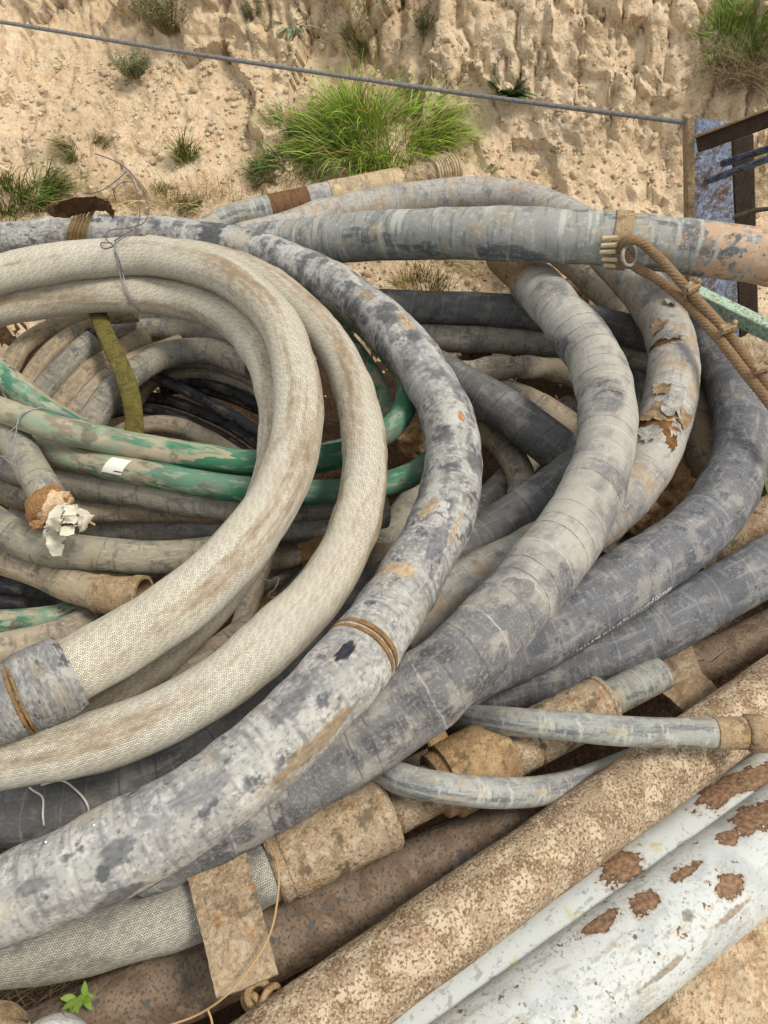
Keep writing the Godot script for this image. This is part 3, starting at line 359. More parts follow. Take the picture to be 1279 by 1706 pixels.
func slab_mesh(c: Vector3, x: Vector3, y: Vector3, z: Vector3, half: Vector3, bevel: float, dent := 0.0, cuts := 1) -> ArrayMesh:
	var st := SurfaceTool.new()
	st.begin(Mesh.PRIMITIVE_TRIANGLES)
	bevel = minf(bevel, minf(half.x, minf(half.y, half.z)) * 0.45)
	var ax := [x, y, z]
	var hv := [half.x, half.y, half.z]
	# six faces
	for k in 3:
		for sg in [-1.0, 1.0]:
			var u := (k + 1) % 3
			var v := (k + 2) % 3
			var hu: float = hv[u] - bevel
			var hw: float = hv[v] - bevel
			var nu := maxi(1, int(cuts * hu * 2 / 0.02)) if dent > 0 else 1
			var nw := maxi(1, int(cuts * hw * 2 / 0.02)) if dent > 0 else 1
			for i in nu:
				for j in nw:
					var q := []
					for e in [[0, 0], [1, 0], [1, 1], [0, 1]]:
						var fu := lerpf(-hu, hu, float(i + e[0]) / nu)
						var fw := lerpf(-hw, hw, float(j + e[1]) / nw)
						var pos: Vector3 = c + ax[k] * sg * hv[k] + ax[u] * fu + ax[v] * fw
						q.append([pos + ax[k] * sg * dent * lump_noise.get_noise_3dv(pos * 160.0), ax[k] * sg, Vector2(fu, fw)])
					add_quad(st, q, sg > 0)
	# twelve chamfers
	for k in 3:
		var u := (k + 1) % 3
		var v := (k + 2) % 3
		for su in [-1.0, 1.0]:
			for sv in [-1.0, 1.0]:
				var nrm: Vector3 = (ax[u] * su + ax[v] * sv).normalized()
				var e0: Vector3 = c + ax[u] * su * hv[u] + ax[v] * sv * (hv[v] - bevel)
				var e1: Vector3 = c + ax[u] * su * (hv[u] - bevel) + ax[v] * sv * hv[v]
				var l: Vector3 = ax[k] * (hv[k] - bevel)
				add_quad(st, [[e0 - l, nrm, Vector2(0, -hv[k])], [e0 + l, nrm, Vector2(0, hv[k])], [e1 + l, nrm, Vector2(bevel, hv[k])], [e1 - l, nrm, Vector2(bevel, -hv[k])]], su * sv < 0)
	return st.commit()

func add_quad(st: SurfaceTool, q: Array, turn: bool):
	for e in ([0, 2, 1, 0, 3, 2] if turn else [0, 1, 2, 0, 2, 3]):
		st.set_normal(q[e][1])
		st.set_uv(q[e][2])
		st.set_color(Color.WHITE)
		st.add_vertex(q[e][0])

func lumpy_ball(radii: Vector3, seed_at: float, amp: float, freq: float, rows := 20, cols := 28) -> ArrayMesh:
	var st := SurfaceTool.new()
	st.begin(Mesh.PRIMITIVE_TRIANGLES)
	st.set_smooth_group(0)
	for i in rows + 1:
		for j in cols + 1:
			var th := PI * i / rows
			var ph := TAU * (j % cols) / cols
			var dir := Vector3(sin(th) * cos(ph), cos(th), sin(th) * sin(ph))
			var k := 1.0 + amp * lump_noise.get_noise_3dv(dir * freq + Vector3(seed_at, 0, 0)) + 0.3 * amp * lump_noise.get_noise_3dv(dir * freq * 4.0 + Vector3(0, seed_at, 0))
			st.set_uv(Vector2(float(j) / cols, float(i) / rows))
			st.set_color(Color.WHITE)
			st.add_vertex(dir * radii * k)
	for i in rows:
		for j in cols:
			var a := i * (cols + 1) + j
			for e in [a, a + 1, a + cols + 1, a + 1, a + cols + 2, a + cols + 1]: st.add_index(e)
	st.generate_normals()
	return st.commit()

# ------------------------------------------------------------------ textures
func noise_bytes(w: int, h: int, seed_no: int, freq: float, octaves := 4, sx := 1, sy := 1, ridged := false, rows := 0) -> PackedByteArray:
	var n := FastNoiseLite.new()
	n.noise_type = FastNoiseLite.TYPE_SIMPLEX_SMOOTH
	n.seed = seed_no
	n.frequency = freq
	n.fractal_octaves = octaves + 1 if octaves > 2 else octaves
	n.fractal_gain = .6
	n.fractal_type = FastNoiseLite.FRACTAL_RIDGED if ridged else FastNoiseLite.FRACTAL_FBM
	if octaves == 1: n.fractal_type = FastNoiseLite.FRACTAL_NONE
	var hn := rows if rows > 0 else h
	var im := n.get_seamless_image(w / sx, hn / sy, false, false, 0.12, true)
	if sx > 1 or sy > 1 or hn != h: im.resize(w, h, Image.INTERPOLATE_CUBIC)
	return im.get_data()

# spec: [w, h, base colour, layers, stamps, lines, metres that w spans]
# layer: [seed, freq, octaves, sx, sy, lo, hi, colour, amount, ridged?]; stamp: [Vector2(s, v), ru in m, rv, colour, rim colour or null]
func paint(spec: Dictionary):
	var w: int = spec.w
	var h: int = spec.h
	var im := Image.create(w, h, false, Image.FORMAT_RGB8)
	im.fill(spec.base)
	var data := im.get_data()
	var rows := int(w * spec.circ / spec.span) if spec.has("circ") else 0     # grain as long as it is wide
	for L in spec.layers:
		var nb := noise_bytes(w, h, L[0], L[1], L[2], L[3], L[4], L.size() > 9 and L[9], rows)
		var lut := PackedInt32Array()
		for i in 256:
			var t := clampf((i / 255.0 - L[5]) / (L[6] - L[5]), 0, 1)
			lut.append(int(t * t * (3 - 2 * t) * L[8] * 256))
		var c: Color = L[7]
		var cr := int(c.r * 255)
		var cg := int(c.g * 255)
		var cb := int(c.b * 255)
		var k := 0
		var win: Array = L[10] if L.size() > 10 else [-1.0, 9.0]      # stretch of the hose that the layer covers, ragged at its ends
		var wa := int(win[0] * w)
		var wb := int(win[1] * w)
		for i in w * h:
			var m := lut[nb[i]]
			if m > 0 and wa > -w:
				var xx := (i % w) + ((nb[i] - 128) >> 0)
				if xx < wa or xx > wb: m = 0
			if m > 0:
				var a := data[k]
				data[k] = a + (((cr - a) * m) >> 8)
				a = data[k + 1]
				data[k + 1] = a + (((cg - a) * m) >> 8)
				a = data[k + 2]
				data[k + 2] = a + (((cb - a) * m) >> 8)
			k += 3
	im = Image.create_from_data(w, h, false, Image.FORMAT_RGB8, data)
	var bump: Image = null
	if spec.has("bump"):
		var b: Array = spec.bump
		bump = Image.create_from_data(w, h, false, Image.FORMAT_L8, noise_bytes(w, h, b[0], b[1], b[2], b[3], b[4], b.size() > 5 and b[5], rows))
		bump.adjust_bcs(1.0, b[6] if b.size() > 6 else 0.6, 1.0)
	var sn := FastNoiseLite.new()
	sn.frequency = 0.02
	sn.fractal_octaves = 4
	for S in spec.get("stamps", []):
		var span: float = spec.span
		var cx: float = S[0].x / span * w
		var cy: float = S[0].y * h
		var rx: float = S[1] / span * w
		var ry: float = S[2] * h
		for y in range(int(cy - ry * 1.6), int(cy + ry * 1.6)):
			for x in range(int(cx - rx * 1.6), int(cx + rx * 1.6)):
				var dx := (x - cx) / rx
				var dy := (y - cy) / ry
				var q := sqrt(dx * dx + dy * dy) + 0.55 * sn.get_noise_2d(x * 1.3 + cx * 3, y * 1.3) + 0.25 * sn.get_noise_2d(x * 5.0, y * 5.0 + cx)
				if S[4] != null and q >= 1.0 and q < 1.3:          # stained rim round bare metal
					var hx := posmod(x, w)
					var hy := posmod(y, h)
					im.set_pixel(hx, hy, im.get_pixel(hx, hy).lerp(Color(.60, .52, .43), (1.3 - q) * 1.6))
				if q < 1.0:
					var px := posmod(x, w)
					var py := posmod(y, h)
					var col: Color = S[3]
					var g := 1.0 + 0.35 * sn.get_noise_2d(x * 4.0, y * 4.0)
					col = Color(clampf(col.r * g, 0, 1), clampf(col.g * g, 0, 1), clampf(col.b * g, 0, 1))
					var hard: bool = S[4] != null
					var al := 1.0 if hard else clampf((1.0 - q) * 1.8, 0, 0.6)
					if hard and q > 0.86: col = S[4]
					im.set_pixel(px, py, im.get_pixel(px, py).lerp(col, al))
					if hard and bump: bump.set_pixel(px, py, Color(0.25, 0.25, 0.25) + 0.2 * bump.get_pixel(px, py))
	for L in spec.get("lines", []):       # [x0 share, slant share, colour, strength, width px, bump step]
		for y in h:
			var xx: float = (L[0] + L[1] * (float(y) / h - 0.5)) * w + 2.5 * sn.get_noise_2d(y * 0.7, L[0] * 4000.0)
			var st: float = L[3] * clampf(0.75 + 1.1 * sn.get_noise_2d(y * 1.5, L[0] * 9000.0), 0, 1)
			for e in range(-int(L[4]), int(L[4]) + 1):
				var px := posmod(int(xx) + e, w)
				im.set_pixel(px, y, im.get_pixel(px, y).lerp(L[2], st * (1.0 - absf(e) / (L[4] + 1.0))))
			if bump and L[5] != 0.0:
				for e in 26:
					var px := posmod(int(xx) + e, w)
					var b: float = bump.get_pixel(px, y).r + L[5] * (1.0 - e / 26.0)
					bump.set_pixel(px, y, Color(b, b, b))
	T[spec.name] = im
	if bump: T[spec.name + "_bump"] = bump

func weave_tile():
	var w := 256
	var rows := 8
	var im := Image.create(w, w, false, Image.FORMAT_RGB8)
	var bp := Image.create(w, w, false, Image.FORMAT_L8)
	var r := RandomNumberGenerator.new()
	r.seed = 5
	var tone := PackedFloat32Array()
	for i in 4096: tone.append(r.randf())
	for y in w:
		var fy := float(y) / w * rows
		var row := int(fy)
		var v := fy - row
		for x in w:
			var fx := float(x) / w * 8.0 + (v - 0.5) * (1.1 if row % 2 == 0 else -1.1) + 8.0
			var k := int(floor(fx))
			var u := fx - k
			var hh := sin(PI * u) * (0.35 + 0.65 * sin(PI * v))
			var fil := 0.5 + 0.5 * sin((fx + v * 0.2) * TAU * 4.0)
			var t: float = tone[(k % 8) * 8 + row] * 0.16
			var g := clampf(0.48 + 0.56 * sqrt(maxf(hh, 0.0)) - t + 0.05 * fil, 0, 1)
			im.set_pixel(x, y, Color(0.92 * g, 0.895 * g, 0.825 * g))
			bp.set_pixel(x, y, Color(hh, hh, hh))
	T["weave"] = im
	T["weave_bump"] = bp

# overlay of dirt: colour with coverage in alpha
func overlay(called: String, w: int, h: int, colour: Color, colour2: Color, seed_no: int, freq: float, lo: float, hi: float, amount: float, sx := 1):
	var a := noise_bytes(w, h, seed_no, freq, 5, sx, 1)
	var b := noise_bytes(w, h, seed_no + 50, freq * 5.0, 3)
	var data := PackedByteArray()
	data.resize(w * h * 4)
	var k := 0
	for i in w * h:
		var t := clampf((a[i] / 255.0 + (b[i] / 255.0 - 0.5) * 0.35 - lo) / (hi - lo), 0, 1)
		var m := b[i] / 255.0
		data[k] = int(255 * lerpf(colour.r, colour2.r, m))
		data[k + 1] = int(255 * lerpf(colour.g, colour2.g, m))
		data[k + 2] = int(255 * lerpf(colour.b, colour2.b, m))
		data[k + 3] = int(255 * t * amount)
		k += 4
	T[called] = Image.create_from_data(w, h, false, Image.FORMAT_RGBA8, data)

func material(called: String, tex: String, rough: float, scale: Vector2, bump_cm := 0.0, o := {}) -> StandardMaterial3D:
	var m := StandardMaterial3D.new()
	m.resource_name = called
	m.vertex_color_use_as_albedo = true
	m.roughness = rough
	m.metallic_specular = o.get("spec", 0.35)
	m.albedo_color = o.get("tint", Color.WHITE)
	if tex:
		m.albedo_texture = texture(tex)
		m.uv1_scale = Vector3(scale.x, scale.y, 1)
		if bump_cm > 0 and T.has(tex + "_bump"):
			m.heightmap_enabled = true
			m.heightmap_texture = texture(tex + "_bump")
			m.heightmap_scale = bump_cm
	if o.has("dirt"):
		m.detail_enabled = true
		m.detail_albedo = texture(o.dirt)
		m.detail_uv_layer = BaseMaterial3D.DETAIL_UV_2
		m.detail_blend_mode = BaseMaterial3D.BLEND_MODE_MIX
		m.uv2_scale = Vector3(o.dirt_scale.x, o.dirt_scale.y, 1)
	if o.get("world", false):
		m.uv1_triplanar = true
		m.uv1_world_triplanar = true
		m.uv1_scale = Vector3(scale.x, scale.x, scale.x)
	M[called] = m
	return m

var made_textures := {}
func texture(called: String) -> ImageTexture:
	if not made_textures.has(called): made_textures[called] = ImageTexture.create_from_image(T[called])
	return made_textures[called]

func wrap_lines(n: int, dark: Color, light: Color, slant: float, strength: float, seed_no: int, px := 2) -> Array:
	var r := RandomNumberGenerator.new()
	r.seed = seed_no
	var out := []
	for i in n:
		var x := (i + r.randf_range(-0.25, 0.25)) / n
		out.append([x, slant, dark if r.randf() < 0.6 else light, strength * r.randf_range(0.5, 1.0), px, 0.22])
	return out

func rc(a: float, b: float, c: float) -> Color: return Color(a, b, c)

func make_textures():
	var specs := []
	# layer: [seed, freq, octaves, sx, sy, lo, hi, colour, amount, ridged?]
	# thick hose in front: chalky grey with black scuffs, tan clay marks
	specs.append({"circ": 0.44, "name": "mottled", "w": 2048, "h": 512, "base": rc(.61, .61, .59), "span": 4.044, "bump": [3, .04, 5, 1, 1], "layers": [
		[11, .006, 5, 1, 1, .48, .80, rc(.45, .45, .455), .75],
		[12, .012, 5, 1, 1, .46, .76, rc(.73, .725, .70), .85],
		[17, .040, 4, 1, 1, .50, .80, rc(.44, .445, .45), .5],
		[19, .030, 4, 8, 1, .56, .80, rc(.40, .40, .41), .45],
		[13, .024, 5, 1, 1, .66, .80, rc(.25, .26, .28), .75],
		[15, .10, 3, 1, 1, .50, .80, rc(.79, .785, .765), .5],
		[18, .15, 3, 1, 1, .56, .78, rc(.34, .345, .35), .45],
		[10, .10, 2, 1, 10, .62, .78, rc(.40, .40, .40), .4],
		[191, .014, 5, 1, 1, .46, .70, rc(.30, .305, .32), .7, false, [.18, 2.911 / 4.044]],
		[192, .020, 5, 2, 1, .50, .72, rc(.70, .70, .68), .7, false, [.18, 2.911 / 4.044]],
		[193, .05, 4, 1, 6, .58, .78, rc(.74, .735, .71), .45],
		[16, .010, 5, 1, 1, .62, .86, rc(.66, .61, .525), .5]],
		"stamps": [
			[Vector2(1.844, 0.458), .045, .03, rc(.60, .49, .37), null], [Vector2(2.060, 0.521), .06, .05, rc(.64, .53, .41), null],
			[Vector2(2.462, 0.542), .018, .018, rc(.62, .45, .30), rc(.45, .33, .24)], [Vector2(2.799, 0.438), .04, .05, rc(.62, .52, .38), null],
			[Vector2(2.808, 0.615), .10, .018, rc(.66, .57, .45), null], [Vector2(3.258, 0.510), .022, .035, rc(.17, .18, .21), rc(.25, .26, .28)],
			[Vector2(3.398, 0.677), .10, .05, rc(.51, .42, .30), null], [Vector2(3.014, 0.469), .02, .12, rc(.70, .58, .42), null],
			[Vector2(3.735, 0.740), .05, .05, rc(.24, .24, .25), null], [Vector2(3.697, 0.802), .03, .03, rc(.22, .22, .23), null], [Vector2(3.566, 0.542), .05, .06, rc(.42, .42, .43), null],
			[Vector2(3.707, 0.573), .03, .05, rc(.28, .29, .31), null], [Vector2(3.829, 0.562), .03, .03, rc(.34, .34, .35), null], [Vector2(3.370, 0.500), .05, .04, rc(.34, .34, .35), null],
			[Vector2(1.114, 0.406), .05, .22, rc(.16, .17, .19), null], [Vector2(2.125, 0.500), .03, .05, rc(.30, .31, .34), null], [Vector2(2.893, 0.573), .06, .06, rc(.34, .35, .38), null]]})
	# tape-wrapped hose: pale dusty grey with wrap edges
	specs.append({"circ": 0.47, "name": "wrapped", "w": 2048, "h": 512, "base": rc(.645, .635, .60), "span": 1.4, "bump": [23, .02, 5, 1, 1, false, .35], "layers": [
		[21, .005, 4, 1, 1, .46, .76, rc(.52, .525, .525), .75],
		[22, .010, 5, 1, 1, .60, .80, rc(.41, .415, .43), .65],
		[24, .05, 4, 1, 8, .58, .76, rc(.50, .50, .495), .55],
		[28, .04, 4, 10, 1, .62, .76, rc(.46, .46, .46), .5],
		[25, .02, 4, 1, 1, .56, .76, rc(.72, .72, .70), .6],
		[26, .09, 3, 1, 1, .60, .76, rc(.42, .42, .42), .45],
		[29, .16, 2, 1, 1, .56, .75, rc(.75, .745, .715), .4],
		[27, .006, 4, 1, 1, .64, .86, rc(.62, .565, .48), .5]],
		"lines": wrap_lines(26, rc(.26, .26, .27), rc(.80, .79, .75), .03, .75, 3, 1)})
	# charcoal rubber wound with tape, thinly dusted
	var charcoal := [
		[221, .006, 4, 1, 1, .44, .78, rc(.27, .27, .275), .8],
		[222, .010, 5, 1, 1, .54, .82, rc(.52, .505, .475), .6],
		[224, .05, 4, 1, 8, .58, .80, rc(.48, .48, .475), .45],
		[225, .05, 4, 8, 1, .60, .80, rc(.52, .52, .51), .4],
		[226, .12, 3, 1, 1, .56, .80, rc(.54, .535, .52), .4]]
	specs.append({"name": "charcoal", "circ": .45, "w": 1024, "h": 512, "base": rc(.35, .35, .352), "span": 1.2, "bump": [223, .03, 5, 1, 1, false, .4], "layers": charcoal,
		"lines": wrap_lines(22, rc(.18, .18, .19), rc(.62, .62, .60), .04, .6, 13, 1)})
	specs.append({"name": "wrapped_long", "circ": .48, "w": 2048, "h": 512, "base": rc(.40, .40, .405), "span": 2.658, "bump": [23, .03, 5, 1, 1, false, .35], "layers": charcoal + [
		[231, .004, 5, 1, 1, .20, .60, rc(.655, .645, .605), .92, false, [-.5, 1.813 / 2.658]],
		[232, .012, 5, 1, 1, .48, .76, rc(.62, .605, .565), .7],
		[233, .05, 4, 1, 6, .56, .78, rc(.52, .52, .515), .4],
		[234, .012, 5, 1, 1, .58, .82, rc(.47, .475, .48), .6, false, [-.5, 1.813 / 2.658]],
		[235, .14, 3, 1, 1, .52, .78, rc(.72, .72, .70), .35],
		[236, .10, 3, 10, 1, .66, .80, rc(.44, .44, .44), .3]],
		"lines": wrap_lines(46, rc(.24, .24, .25), rc(.78, .775, .74), .02, .8, 3, 1)})
	# hose across the back: clay covers its right end
	specs.append({"name": "back_long", "circ": .5, "w": 1024, "h": 512, "base": rc(.55, .56, .545), "span": 2.121, "bump": [43, .03, 5, 1, 1, false, .5], "layers": [
		[41, .010, 5, 1, 1, .46, .76, rc(.42, .435, .44), .8],
		[42, .014, 5, 4, 1, .58, .78, rc(.30, .315, .33), .7],
		[44, .03, 4, 1, 8, .54, .78, rc(.71, .71, .68), .7],
		[47, .08, 3, 1, 6, .58, .78, rc(.34, .35, .36), .4],
		[45, .016, 5, 1, 1, .62, .84, rc(.62, .555, .45), .6],
		[46, .09, 3, 1, 1, .56, .78, rc(.71, .705, .68), .5],
		[48, .02, 5, 1, 1, .0, .22, rc(.69, .59, .495), .95, false, [1.695 / 2.121, 9.0]],
		[49, .05, 4, 1, 1, .52, .76, rc(.75, .67, .59), .7, false, [1.723 / 2.121, 9.0]],
		[40, .03, 4, 1, 1, .60, .80, rc(.52, .42, .33), .6, false, [1.676 / 2.121, 9.0]]]})
	# bluish rubber hose
	specs.append({"circ": 0.47, "name": "bluish", "w": 1024, "h": 512, "base": rc(.375, .38, .395), "span": 1.3, "bump": [33, .03, 5, 1, 1, false, .5], "layers": [
		[31, .006, 4, 1, 1, .44, .78, rc(.29, .30, .325), .8],
		[32, .010, 5, 1, 1, .52, .82, rc(.575, .56, .53), .7],
		[34, .05, 4, 8, 1, .58, .80, rc(.60, .60, .595), .45],
		[35, .05, 4, 1, 8, .58, .80, rc(.55, .555, .555), .45],
		[36, .02, 4, 1, 1, .60, .82, rc(.22, .23, .255), .55],
		[38, .15, 2, 1, 1, .52, .80, rc(.56, .565, .57), .35],
		[37, .09, 3, 1, 1, .66, .80, rc(.70, .70, .69), .4]],
		"lines": wrap_lines(14, rc(.27, .28, .32), rc(.70, .70, .70), .06, .6, 31, 1)})
	# hose lying across the back: greenish grey, clay below
	specs.append({"circ": 0.5, "name": "backrubber", "w": 1024, "h": 512, "base": rc(.57, .58, .56), "span": 1.1, "bump": [43, .03, 5, 1, 1, false, .5], "layers": [
		[41, .008, 5, 1, 1, .48, .72, rc(.45, .465, .465), .8],
		[42, .012, 5, 4, 1, .60, .76, rc(.33, .35, .37), .7],
		[44, .03, 4, 1, 8, .56, .76, rc(.70, .70, .66), .7],
		[47, .08, 3, 1, 6, .60, .76, rc(.36, .37, .38), .4],
		[45, .010, 5, 1, 1, .62, .82, rc(.62, .555, .45), .65],
		[46, .09, 3, 1, 1, .58, .76, rc(.69, .685, .65), .5]]})
	# dusty thin hoses
	specs.append({"circ": 0.31, "name": "dusty", "w": 1024, "h": 512, "base": rc(.60, .555, .48), "span": 1.0, "bump": [53, .03, 5, 1, 1, false, .5], "layers": [
		[51, .008, 5, 1, 1, .48, .74, rc(.49, .465, .425), .85],
		[52, .015, 5, 1, 1, .60, .80, rc(.37, .365, .35), .6],
		[54, .04, 4, 5, 1, .60, .76, rc(.70, .65, .57), .6],
		[55, .04, 4, 1, 5, .62, .78, rc(.40, .37, .33), .5],
		[56, .07, 3, 1, 1, .62, .76, rc(.72, .68, .60), .5]],
		"lines": wrap_lines(5, rc(.30, .28, .26), rc(.72, .69, .62), .05, .6, 7)})
	# black thin hoses
	specs.append({"circ": 0.16, "name": "black", "w": 512, "h": 256, "base": rc(.20, .20, .215), "span": .8, "bump": [63, .04, 4, 1, 1, false, .5], "layers": [
		[61, .015, 5, 2, 1, .52, .74, rc(.36, .345, .32), .8],
		[62, .05, 4, 4, 1, .64, .78, rc(.46, .43, .39), .6],
		[64, .02, 4, 1, 1, .62, .78, rc(.10, .10, .12), .8]]})
	# green painted hose under clay
	specs.append({"circ": 0.25, "name": "green", "w": 1024, "h": 256, "base": rc(.215, .43, .325), "span": 1.2, "bump": [73, .03, 5, 1, 1, false, .6], "layers": [
		[71, .006, 5, 1, 1, .44, .66, rc(.45, .56, .48), .8],
		[72, .004, 5, 2, 1, .46, .60, rc(.62, .575, .49), .93],
		[77, .05, 4, 2, 1, .50, .72, rc(.66, .62, .54), .6],
		[74, .02, 5, 2, 1, .60, .74, rc(.69, .645, .565), .7],
		[75, .05, 4, 3, 1, .62, .76, rc(.46, .43, .38), .6],
		[76, .012, 4, 1, 1, .70, .76, rc(.30, .27, .24), .6]]})
	for g in [["green_upper", 2.329, 0.676 / 2.329], ["green_lower", 1.657, 0.433 / 1.657]]:
		specs.append({"name": g[0], "circ": .25, "w": 1024, "h": 256, "base": rc(.19, .42, .31), "span": g[1], "bump": [73, .03, 5, 1, 1, false, .6], "layers": [
			[71, .010, 5, 2, 1, .42, .66, rc(.38, .50, .42), .75],
			[78, .06, 4, 3, 1, .56, .74, rc(.60, .59, .52), .65],
			[72, .012, 5, 3, 1, .16, .40, rc(.61, .565, .48), .95, false, [-.5, g[2]]],
			[77, .05, 4, 2, 1, .50, .72, rc(.67, .63, .55), .6, false, [-.5, g[2] + .03]],
			[79, .02, 4, 2, 1, .56, .70, rc(.44, .58, .49), .5, false, [-.5, g[2]]],
			[75, .05, 4, 3, 1, .62, .76, rc(.44, .41, .36), .6],
			[76, .012, 4, 1, 1, .70, .80, rc(.32, .29, .26), .5]]})
	# rust-crusted pipe
	specs.append({"circ": 0.42, "name": "rustpipe", "w": 1024, "h": 512, "base": rc(.61, .54, .45), "span": .9, "bump": [83, .06, 5, 1, 1, false, .8], "layers": [
		[81, .010, 5, 1, 1, .46, .66, rc(.475, .40, .32), .85],
		[82, .014, 5, 1, 1, .60, .68, rc(.74, .68, .585), .9],
		[84, .10, 3, 1, 1, .55, .66, rc(.37, .28, .205), .75],
		[85, .13, 2, 1, 1, .56, .70, rc(.76, .69, .58), .75],
		[86, .02, 4, 1, 1, .68, .80, rc(.50, .36, .22), .4]]})
	# old steel: couplings and plates, tan clay with pits and rust
	specs.append({"circ": 0.4, "name": "steel", "w": 512, "h": 512, "base": rc(.59, .52, .425), "span": .4, "bump": [93, .05, 5, 1, 1, false, .8], "layers": [
		[91, .010, 5, 1, 1, .44, .76, rc(.52, .45, .36), .85],
		[98, .020, 5, 1, 1, .50, .76, rc(.70, .64, .545), .7],
		[92, .060, 4, 1, 1, .62, .76, rc(.37, .295, .225), .55],
		[97, .15, 2, 1, 1, .62, .76, rc(.40, .33, .26), .4],
		[94, .012, 5, 1, 1, .62, .80, rc(.53, .38, .23), .65],
		[95, .09, 3, 1, 1, .56, .78, rc(.73, .68, .59), .5],
		[96, .010, 4, 1, 1, .64, .80, rc(.33, .285, .235), .7]]})
	# dull brown pipe
	specs.append({"circ": 0.42, "name": "brownpipe", "w": 1024, "h": 256, "base": rc(.49, .43, .37), "span": .9, "bump": [103, .05, 5, 1, 1, false, .6], "layers": [
		[101, .010, 5, 1, 1, .50, .68, rc(.42, .36, .30), .85],
		[102, .014, 5, 1, 1, .62, .72, rc(.55, .49, .42), .7],
		[104, .09, 3, 1, 1, .60, .72, rc(.30, .25, .20), .7],
		[105, .02, 4, 1, 1, .68, .78, rc(.32, .33, .34), .7]]})
	# white paint coming off two pipes
	var brown := rc(.50, .40, .315)
	var rim := rc(.36, .29, .23)
	var white_layers := [
		[111, .006, 4, 1, 1, .52, .74, rc(.66, .68, .675), .9],
		[112, .05, 5, 1, 1, .70, .77, rc(.46, .46, .42), .6],
		[114, .02, 4, 1, 1, .66, .82, rc(.74, .71, .60), .5],
		[115, .08, 3, 1, 1, .62, .78, rc(.56, .55, .51), .6],
		[117, .03, 5, 3, 1, .60, .82, rc(.60, .585, .54), .6],
		[118, .14, 3, 1, 1, .60, .76, rc(.80, .81, .80), .5],
		[116, .03, 5, 1, 1, .78, .80, rc(.43, .33, .25), .9]]
	specs.append({"circ": 0.55, "name": "whitepipe", "w": 2048, "h": 512, "base": rc(.735, .75, .745), "span": 2.080, "bump": [113, .02, 5, 1, 1, false, .3], "layers": white_layers, "stamps": [
		[Vector2(1.159, 0.583), .022, .03, brown, rim], [Vector2(1.090, 0.458), .026, .034, brown, rim], [Vector2(1.228, 0.583), .05, .06, brown, rim],
		[Vector2(0.941, 0.573), .03, .034, brown, rim], [Vector2(1.040, 0.573), .032, .02, brown, rim], [Vector2(0.862, 0.604), .036, .032, brown, rim],
		[Vector2(0.991, 0.469), .014, .02, rc(.36, .36, .32), null], [Vector2(0.901, 0.385), .06, .012, rc(.45, .40, .34), null], [Vector2(1.060, 0.396), .05, .012, rc(.48, .40, .32), null]]})
	specs.append({"circ": 0.33, "name": "whitepipe_upper", "w": 2048, "h": 512, "base": rc(.72, .74, .735), "span": 2.503, "bump": [123, .02, 5, 1, 1, false, .3], "layers": [
		[121, .012, 4, 1, 1, .50, .76, rc(.72, .745, .735), .8],
		[122, .05, 5, 2, 1, .66, .76, rc(.48, .49, .48), .5],
		[124, .012, 4, 1, 1, .70, .82, rc(.70, .67, .50), .6],
		[125, .08, 3, 1, 1, .68, .78, rc(.52, .52, .50), .5]], "stamps": [
		[Vector2(1.142, 0.531), .045, .085, brown, rim], [Vector2(1.241, 0.417), .03, .022, rc(.30, .25, .2), rim],
		[Vector2(1.420, 0.573), .07, .075, brown, rim], [Vector2(1.500, 0.531), .05, .06, brown, rim]]})
	# soil, rock, blue flaking paint
	specs.append({"name": "soil", "w": 1024, "h": 1024, "base": rc(.80, .735, .635), "span": 1.0, "bump": [133, .03, 6, 1, 1, false, .7], "layers": [
		[131, .006, 5, 1, 1, .44, .72, rc(.70, .61, .49), .75],
		[132, .012, 5, 1, 1, .50, .78, rc(.85, .795, .685), .85],
		[134, .035, 5, 1, 1, .60, .78, rc(.56, .45, .32), .6],
		[135, .10, 3, 1, 1, .54, .76, rc(.87, .82, .74), .5],
		[137, .16, 2, 1, 1, .60, .76, rc(.54, .44, .33), .45],
		[136, .010, 5, 1, 1, .60, .80, rc(.69, .54, .40), .6]]})
	specs.append({"name": "sandstone", "w": 512, "h": 512, "base": rc(.80, .72, .60), "span": 1.0, "bump": [143, .03, 5, 1, 1, false, .7], "layers": [
		[141, .012, 5, 1, 1, .48, .68, rc(.66, .54, .41), .8],
		[142, .03, 5, 1, 1, .60, .74, rc(.81, .735, .62), .8],
		[144, .06, 4, 1, 1, .66, .74, rc(.46, .36, .26), .8]]})
	specs.append({"name": "gap_shade_earth", "w": 512, "h": 512, "base": rc(.27, .215, .165), "span": 1.0, "bump": [163, .04, 5, 1, 1, false, .9], "layers": [
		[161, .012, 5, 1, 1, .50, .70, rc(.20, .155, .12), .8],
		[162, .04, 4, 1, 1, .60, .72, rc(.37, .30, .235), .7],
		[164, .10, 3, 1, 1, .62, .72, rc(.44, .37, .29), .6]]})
	specs.append({"name": "mintpaint", "w": 256, "h": 256, "base": rc(.64, .75, .67), "span": 1.0, "bump": [173, .03, 5, 1, 1, false, .6], "layers": [
		[174, .02, 5, 1, 1, .50, .74, rc(.56, .67, .60), .7],
		[175, .05, 5, 1, 1, .62, .70, rc(.55, .50, .42), .7],
		[176, .10, 3, 1, 1, .66, .72, rc(.36, .27, .20), .8]]})
